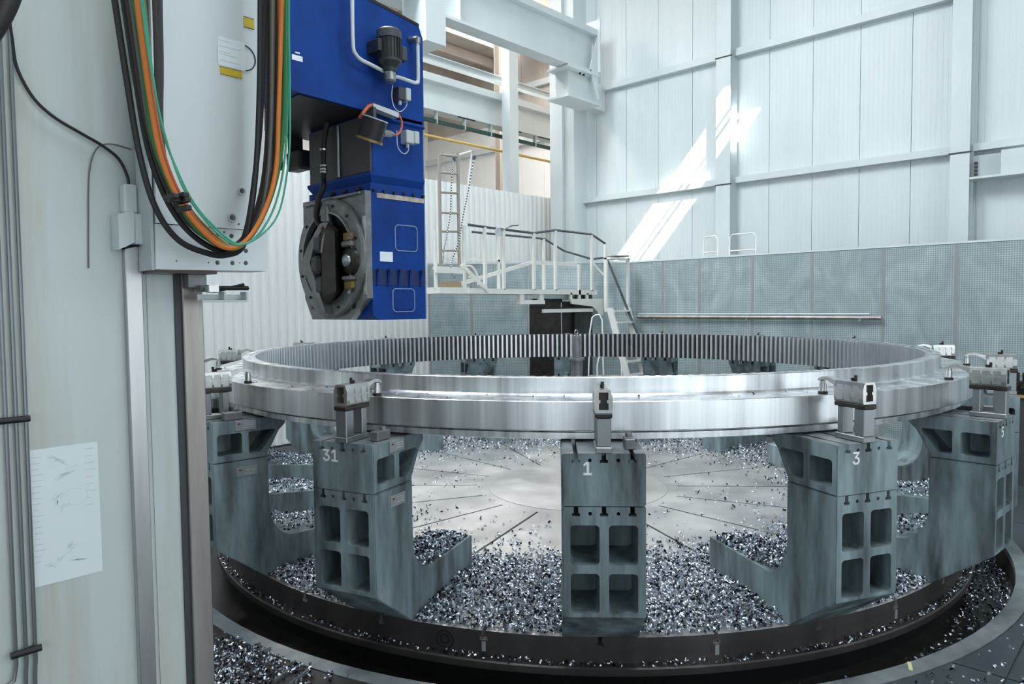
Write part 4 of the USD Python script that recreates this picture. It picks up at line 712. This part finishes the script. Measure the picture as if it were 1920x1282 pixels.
# pump motor and fittings on the blue face
t = thing('pump_motor', 'black finned electric pump motor bolted to the blue milling head', 'motor', (3.675, 4.842, 0))
obj('fan_cowl', MB().lathe([(0, 4.50), (0.085, 4.50), (0.10, 4.485), (0.104, 4.42), (0, 4.42)], 28), M_SHADOWGREY, t, smooth=30)
obj('motor_body', MB().lathe([(0, 4.42), (0.092, 4.42), (0.092, 4.25), (0.088, 4.23), (0, 4.23)], 28), M_MOTOR, t, smooth=30)
for k in range(22):
    a = 2 * math.pi * k / 22; m = MB().box(0.09, 0.103, -0.003, 0.003, 4.26, 4.415); v, f = m.out(); R = rot([0, 0, 1], math.degrees(a))[:3, :3]; obj('cooling_fin', (v @ R.T, f), M_MOTOR, t)
obj('end_bell', MB().lathe([(0, 4.25), (0.1, 4.25), (0.1, 4.235), (0.085, 4.215), (0.06, 4.19), (0.06, 4.16), (0, 4.16)], 28), M_MOTOR, t, smooth=30)
obj('pump', MB().lathe([(0, 4.165), (0.046, 4.165), (0.05, 4.15), (0.05, 4.09), (0.04, 4.075), (0, 4.075)], 20), M_POST, t, smooth=30)
obj('terminal_box', MB().rbox(0.095, 0.15, -0.05, 0.05, 4.27, 4.385, 0.006), M_SHADOWGREY, t)
obj('mounting_foot', MB().rbox(-0.13, -0.08, -0.03, 0.13, 4.30, 4.40, 0.005), M_MOTOR, t)
for nm, l, p, r in (('fluid_pipe', 'long silver pipe bending down the blue head to the pump motor', [(3.355, WB - 0.1, 4.80), (3.345, WB - 0.10, 4.62), (3.345, WB - 0.10, 4.30), (3.37, WB - 0.10, 4.235), (3.42, WB - 0.10, 4.205), (3.50, WB - 0.10, 4.19), (3.64, WB - 0.10, 4.165)], 0.016),
                   ('fluid_pipe', 'short silver pipe from the pump motor up to the elbow at the right', [(3.71, WB - 0.1, 4.14), (3.80, WB - 0.10, 4.15), (3.96, WB - 0.09, 4.145), (3.995, WB - 0.09, 4.155), (4.01, WB - 0.09, 4.19), (4.02, WB - 0.08, 4.52)], 0.016)):
    o = thing(nm, l, 'pipe'); obj('pipe', MB().tube(spline(p, 6), r, 10), M_PALECONDUIT, o, smooth=40)
    e_ = p[-1] if 'short' in l else p[0]; obj('coupling', MB().cyl((e_[0], e_[1], e_[2] - 0.03), (e_[0], e_[1], e_[2] + 0.02), 0.026, 10), M_POST, o, smooth=40)
    if 'short' in l: obj('elbow', MB().cyl((4.02, WB - 0.08, 4.53), (3.99, WB, 4.535), 0.026, 10), M_POST, o, smooth=40)
for nm, l, x0, x1, z0, z1 in (('switch_box', 'grey and black switch box below the pump motor', 3.80, 3.925, 3.975, 4.085), ('switch_box', 'pale grey switch box low on the blue head, with looped white lead', 3.875, 4.01, 3.625, 3.735)):
    o = thing(nm, l, 'switch box', (0, 0, 0)); dk = 'black' in l
    obj('box_body', MB().rbox(x0, x1 - 0.05, WB - 0.09, WB, z0, z1, 0.006), M_SHADOWGREY if dk else M_BOXGREY, o); obj('cover', MB().rbox(x1 - 0.052, x1, WB - 0.10, WB, z0 + 0.005, z1, 0.006), M_BOXGREY, o)
    obj('gland', MB().cyl((x0 + 0.04, WB - 0.05, z0 - 0.035), (x0 + 0.04, WB - 0.05, z0), 0.014, 8), M_BOXGREY, o)
for l, p in (('white lead looped under the grey and black switch box', [(3.765, WB - 0.05, 4.09), (3.755, WB - 0.05, 3.99), (3.78, WB - 0.05, 3.91), (3.84, WB - 0.05, 3.885), (3.905, WB - 0.05, 3.94), (3.92, WB - 0.05, 4.0)]),
             ('white lead looped under the pale grey switch box', [(3.80, WB - 0.05, 3.72), (3.805, WB - 0.05, 3.60), (3.835, WB - 0.05, 3.55), (3.88, WB - 0.05, 3.535), (3.92, WB - 0.05, 3.57), (3.925, WB - 0.05, 3.63)])):
    obj('looped_lead', MB().tube(spline(p), 0.0045, 7), M_PALECONDUIT, label=l, cat='cable', smooth=40)
t = thing('lamp_bracket', 'grey hinged bracket tray above the round black work lamp', 'bracket')
obj('tray', MB().hull([(3.50, WB - 0.14, 3.835), (3.50, WB - 0.14, 3.872), (3.755, WB - 0.14, 3.80), (3.755, WB - 0.14, 3.845), (3.53, WB, 3.85), (3.53, WB, 3.89), (3.785, WB, 3.815), (3.785, WB, 3.86)]), M_BOXGREY, t)
obj('hanger', MB().box(3.49, 3.52, WB - 0.15, WB - 0.04, 3.60, 3.84), M_SHADOWGREY, t)
t = thing('work_lamp', 'round black work lamp tilted under the blue head', 'lamp')
cax = np.array([0.12, -0.36, 1.0]); cax /= np.linalg.norm(cax); c0 = np.array([3.41, WB - 0.2, 3.55])
T = np.eye(4); T[:3, :3] = trimesh.geometry.align_vectors([0, 0, 1], cax)[:3, :3]; T[:3, 3] = c0
for nm, prof_, mt in (('housing', [(0, 0.01), (0.10, 0.01), (0.10, 0.165), (0.095, 0.17), (0, 0.17)], M_BLACK), ('lens_rim', [(0.085, -0.008), (0.108, -0.008), (0.108, 0.012), (0.085, 0.012)], M_BRASS), ('back_rim', [(0.09, 0.168), (0.103, 0.168), (0.103, 0.178), (0.09, 0.178)], M_BOXGREY)):
    v, f = MB().lathe(prof_, 28, close=nm != 'housing').out(); obj(nm, (v @ T[:3, :3].T + T[:3, 3], f), mt, t, smooth=30)
obj('connector', MB().cyl((3.54, WB - 0.2, 3.63), (3.63, WB - 0.18, 3.64), 0.03, 10).cyl((3.63, WB - 0.18, 3.64), (3.66, WB - 0.18, 3.643), 0.02, 8), M_BRIGHT, t, smooth=30)
obj('lamp_conduit', MB().tube(spline([(3.66, WB - 0.18, 3.643), (3.73, WB - 0.14, 3.655), (3.79, WB - 0.12, 3.71), (3.80, WB - 0.12, 3.78), (3.765, WB - 0.12, 3.84)]), 0.010, 8), M_ORANGE_RED, label='red-orange conduit curving from the work lamp up to its bracket', cat='conduit', smooth=40)
obj('lamp_conduit', MB().tube(spline([(3.50, WB - 0.12, 3.86), (3.45, WB - 0.13, 3.83), (3.40, WB - 0.14, 3.775), (3.39, WB - 0.1, 3.74)]), 0.014, 8), M_ORANGE_RED, label='short red-orange conduit left of the lamp bracket', cat='conduit', smooth=40)

# ================================================================== ACCESS PLATFORM
WP, WQ = 8.1, 8.65
t = thing('access_platform', 'white steel access platform with dark handrails behind the gear ring', 'platform')
obj('front_beam', MB().box(7.577, 10.9, WP, WP + 0.06, 2.42, 2.505), M_PLATWHITE, t)
obj('rear_beam', MB().box(7.577, 10.7, WQ, WQ + 0.06, 2.42, 2.505), M_PLATWHITE, t)
obj('deck', MB().box(7.577, 10.75, WP + 0.06, WQ, 2.47, 2.5), M_PLATWHITE, t)
obj('end_box', MB().box(6.97, 7.57, WP - 0.02, WQ, 2.42, 2.515).box(7.56, 7.577, WP - 0.03, WP, 2.42, 2.515), M_PLATWHITE, t)
obj('end_beam', MB().box(6.935, 7.47, WP, WP + 0.05, 2.728, 2.80), M_PLATWHITE, t)
for x0, x1 in ((6.96, 7.0), (7.55, 7.59)): obj('post', MB().box(x0, x1, WP + 0.05, WP + 0.09, 2.5, 3.36 if x0 < 7 else 3.47), M_PLATWHITE, t)
for x, zt in ((7.965, 3.475), (8.39, 3.465), (9.13, 3.46), (9.70, 3.54), (10.755, 3.535)): obj('post', MB().box(x - 0.026, x + 0.026, WP, WP + 0.04, 2.49, zt), M_PLATWHITE, t)
obj('post', MB().box(11.02, 11.07, WP - 0.1, WP - 0.06, 2.14, 3.37), M_PLATWHITE, t)
for x in (8.83, 10.02): obj('rear_post', MB().box(x - 0.024, x + 0.024, WQ, WQ + 0.04, 2.5, 3.45), M_PLATWHITE, t)
obj('handrail', MB().tube([(7.617, WP + 0.02, 3.484), (8.386, WP + 0.02, 3.466), (9.128, WP + 0.02, 3.456), (9.707, WP + 0.02, 3.548), (10.758, WP + 0.02, 3.542), (11.045, WP - 0.08, 3.38)], 0.021, 8), M_HANDRAIL, t, smooth=40)
obj('rear_handrail', MB().tube([(8.216, WQ + 0.02, 3.457), (9.803, WQ + 0.02, 3.457), (10.05, WQ + 0.02, 3.452), (10.62, WQ + 0.02, 3.26), (11.0, 8.3, 3.10), (11.1, 7.9, 3.13), (11.2, 7.6, 3.13)], 0.019, 8), M_HANDRAIL, t, smooth=40)
obj('knee_rail', MB().box(9.10, 10.35, WP + 0.04, WP + 0.08, 2.93, 3.0).box(7.5, 9.10, WQ, WQ + 0.03, 2.99, 3.02), M_PLATWHITE, t)
obj('side_panel', MB().hull([(9.12, WP + 0.04, 2.5), (9.17, WP + 0.04, 2.5), (9.12, WP + 0.09, 2.97), (9.17, WP + 0.09, 2.97)]), M_PLATWHITE, t)
obj('brace', MB().hull([(7.41, WP - 0.03, 2.84), (7.45, WP - 0.03, 2.88), (7.98, WP - 0.03, 2.44), (8.02, WP - 0.03, 2.48), (7.41, WP, 2.84), (7.45, WP, 2.88), (7.98, WP, 2.44), (8.02, WP, 2.48)]), M_PLATWHITE, t)
obj('brace', MB().hull([(7.61, WP + 0.3, 2.53), (7.61, WP + 0.3, 2.59), (9.09, WP + 0.06, 2.92), (9.09, WP + 0.06, 2.98), (7.61, WP + 0.34, 2.53), (7.61, WP + 0.34, 2.59), (9.09, WP + 0.09, 2.92), (9.09, WP + 0.09, 2.98)]), M_PLATWHITE, t)
for x in (10.12, 10.37, 10.6): obj('step_post', MB().box(x - 0.025, x + 0.025, WP, WP + 0.04, 2.30, 2.97 if 10.3 < x < 10.4 else 2.45), M_PLATWHITE, t)
obj('step_frame', MB().prism([(10.06, 2.34), (11.06, 2.345), (11.06, 2.02), (10.92, 2.02), (10.88, 2.1), (10.72, 2.2), (10.12, 2.25)], 'y', WP - 0.02, WP + 0.02), M_PLATWHITE, t)
obj('corner_knee', MB().hull([(10.78, WP, 3.03), (10.78, WP, 2.97), (11.05, WP - 0.08, 2.78), (11.05, WP - 0.08, 2.72), (10.78, WP + 0.02, 3.03), (11.05, WP - 0.06, 2.72)]), M_PLATWHITE, t)
for x0, x1 in ((8.78, 8.88), (9.28, 9.38)): obj('hanger', MB().box(x0, x1, WP + 0.02, WP + 0.08, 2.30, 2.42), M_PLATWHITE, t)
obj('hanger_beam', MB().box(8.765, 9.39, WP, WP + 0.1, 2.25, 2.32), M_PLATWHITE, t)
obj('swing_arm', MB().box(9.39, 10.1, WP + 0.2, WP + 0.3, 2.28, 2.345).box(9.39, 9.6, WP + 0.2, WP + 0.3, 2.18, 2.28), M_DARK2, t)
obj('lower_bar', MB().box(9.36, 10.765, WP, WP + 0.05, 2.10, 2.165), M_PLATWHITE, t); obj('bar_groove', MB().box(9.35, 10.77, WP - 0.005, WP + 0.055, 2.165, 2.19), M_BLACK, t)
obj('pivot_post', MB().box(10.66, 10.9, WP + 0.12, WP + 0.36, 0.0, 2.42), M_SHADOWGREY, t)
obj('flood_lamp', MB().lathe([(0, 0), (0.055, 0), (0.07, -0.03), (0.07, -0.04), (0, -0.03)], 20, axis='y', c=(8.23, WP + 0.01, 3.41)), M_BOXGREY, t, smooth=30)
obj('lamp_arm', MB().tube([(8.30, WP, 3.44), (8.40, WP, 3.47), (8.52, WP, 3.52), (8.60, WP, 3.55), (8.72, WP, 3.56)], [0.01, 0.01, 0.01, 0.016, 0.016], 8), M_POST, t)
obj('wheel_guard', MB().tube([(7.78 + 0.2 * math.cos(a), WP + 0.2, 2.62 + 0.25 * math.sin(a)) for a in np.linspace(-0.2, 1.9, 12)], 0.016, 6).box(7.78, 7.95, WP + 0.19, WP + 0.21, 2.68, 2.71), M_PLATWHITE, t)
t = thing('stair', 'steep white ladder stair at the right end of the platform', 'stair')
for x, w0, w1, zt in ((10.6, 7.62, 6.95, 2.17), (11.16, 7.62, 6.99, 2.17)):
    obj('stringer', MB().hull([(xx, w + dw, z) for xx in (x, x + 0.045) for w, z in ((w0, zt), (w1, 0.0)) for dw in (-0.06, 0.06)]), M_PLATWHITE, t)
for k in range(8):
    z = 2.13 - 0.235 * (k + (0 if k == 0 else -0.1)); w = 7.62 - (2.17 - z) * 0.31; obj('tread', MB().box(10.645, 11.16, w - 0.08, w + 0.08, z - 0.03, z), M_PLATWHITE, t)
for x, w in ((10.6, 7.67), (11.16, 7.58)): obj('post', MB().box(x, x + 0.05, w, w + 0.05, 2.1, 3.08), M_PLATWHITE, t)
obj('top_frame', MB().box(10.6, 11.2, 7.58, 7.72, 3.05, 3.09), M_PLATWHITE, t)
obj('handrail', MB().cyl((11.12, 8.02, 3.08), (11.15, 7.36, 1.66), 0.022, 8), M_HANDRAIL, t, smooth=40)
t = thing('vertical_ladder', 'worn vertical ladder with six rungs standing on the platform end', 'ladder')
for x in (7.135, 7.515): obj('rail', MB().box(x - 0.016, x + 0.016, WP + 0.11, WP + 0.15, 2.82, 4.58 if x > 7.3 else 4.49), M_LADDER, t)
for z in (4.515, 4.25, 3.955, 3.65, 3.37, 3.08): obj('rung', MB().cyl((7.15, WP + 0.13, z - 0.01), (7.50, WP + 0.13, z + 0.01), 0.019, 8), M_LADDER, t, smooth=40)
obj('wall_bracket', MB().tube([(7.515, WP + 0.13, 4.55), (7.82, WP + 0.16, 4.66), (7.83, WP + 0.16, 4.58), (7.60, WP + 0.13, 3.45), (7.59, WP + 0.13, 2.85)], 0.014, 6), M_FENCE, t, smooth=40)
obj('base_rail', MB().box(7.0, 7.55, WP + 0.10, WP + 0.16, 2.78, 2.83), M_PLATWHITE, t)
t = thing('wood_block', 'small bare wooden block under the vertical ladder', 'block'); obj('block', MB().rbox(7.08, 7.46, WP + 0.02, WP + 0.12, 2.517, 2.60, 0.008), M_WOOD, t); obj('end_grain', MB().box(7.078, 7.08, WP + 0.03, WP + 0.11, 2.525, 2.592), M_WOOD, t)
for l, p in (('dark rope hanging down the middle of the vertical ladder', [(7.382, 4.492), (7.36, 4.40), (7.319, 4.029), (7.29, 3.627), (7.20, 3.25), (7.15, 3.06), (7.125, 2.86)]),
             ('dark speckled rope slanting right of the vertical ladder', [(7.808, 4.577), (7.685, 4.07), (7.564, 3.651), (7.457, 3.237), (7.296, 2.866), (7.315, 2.70), (7.36, 2.66), (7.404, 2.789)])):
    o = thing('hanging_rope', l, 'rope'); pp = spline([(a, WP + 0.07, b_) for a, b_ in p]); obj('strand', MB().tube(pp, 0.0085, 6), M_FENCE, o, smooth=40)
    mb = MB(); [mb.cyl(pp[i], pp[i] + 0.55 * (pp[i + 1] - pp[i]), 0.0100, 6) for i in range(0, len(pp) - 1)]; obj('dark_fleck', mb, M_HANDRAIL, o, kind='stuff'); obj('hook', MB().rbox(pp[0][0] - 0.02, pp[0][0] + 0.02, WP + 0.05, WP + 0.09, pp[0][2] - 0.06, pp[0][2], 0.006), M_HANDRAIL, o)
# step stool
SD = lambda s, d, z: ((s + d) / math.sqrt(2), (d - s) / math.sqrt(2), z)
t = thing('step_stool', 'small white tubular step stool with tall hand loop behind the gear teeth', 'step stool')
obj('back_loop', MB().tube([SD(*p) for p in ((1.62, 12.55, 0), (1.68, 12.5, 1.0), (1.70, 12.48, 1.735), (1.745, 12.48, 2.01), (1.80, 12.48, 2.05), (1.87, 12.48, 2.055), (1.92, 12.48, 1.965), (1.94, 12.48, 1.0), (1.96, 12.5, 0))], 0.013, 8), M_FENCE, t, smooth=40)
obj('front_loop', MB().tube([SD(*p) for p in ((1.79, 12.2, 0), (1.79, 12.2, 1.2), (1.82, 12.2, 1.32), (1.87, 12.2, 1.35), (2.14, 12.2, 1.35), (2.19, 12.2, 1.30), (2.21, 12.2, 1.17), (2.22, 12.2, 0))], 0.013, 8), M_FENCE, t, smooth=40)
for z in (0.36, 0.66, 1.0): obj('step', MB().hull([SD(s, d, zz_) for s in (1.68, 2.2) for d in (12.22, 12.45) for zz_ in (z - 0.03, z)]), M_LADDER, t)
# hydraulic valve block at the right edge
t = thing('valve_block', 'dark hydraulic valve block with fittings at the right edge behind the clamps', 'valve block', (10.4, 1.50, 0))
obj('stand', MB().box(-0.05, 0.05, -0.12, 0.10, 0.0, 1.06), M_SHADOWGREY, t); obj('manifold', MB().rbox(-0.06, 0.06, -0.12, 0.10, 1.10, 1.26, 0.01), M_DARK2, t)
for y in (-0.09, -0.03, 0.03, 0.08): obj('valve', MB().cyl((-0.06, y, 1.20), (-0.14, y, 1.20), 0.022, 10).cyl((0, y, 1.26), (0, y, 1.36), 0.018, 10), M_BLACK, t); obj('fitting', MB().cyl((-0.06, y + 0.02, 1.33), (-0.10, y + 0.02, 1.33), 0.014, 8), M_BRIGHT, t)
obj('base_pad', MB().rbox(-0.08, 0.06, -0.13, 0.1, 1.06, 1.10, 0.006), plain('tan_pad', (0.42, 0.28, 0.14), 0.5), t)
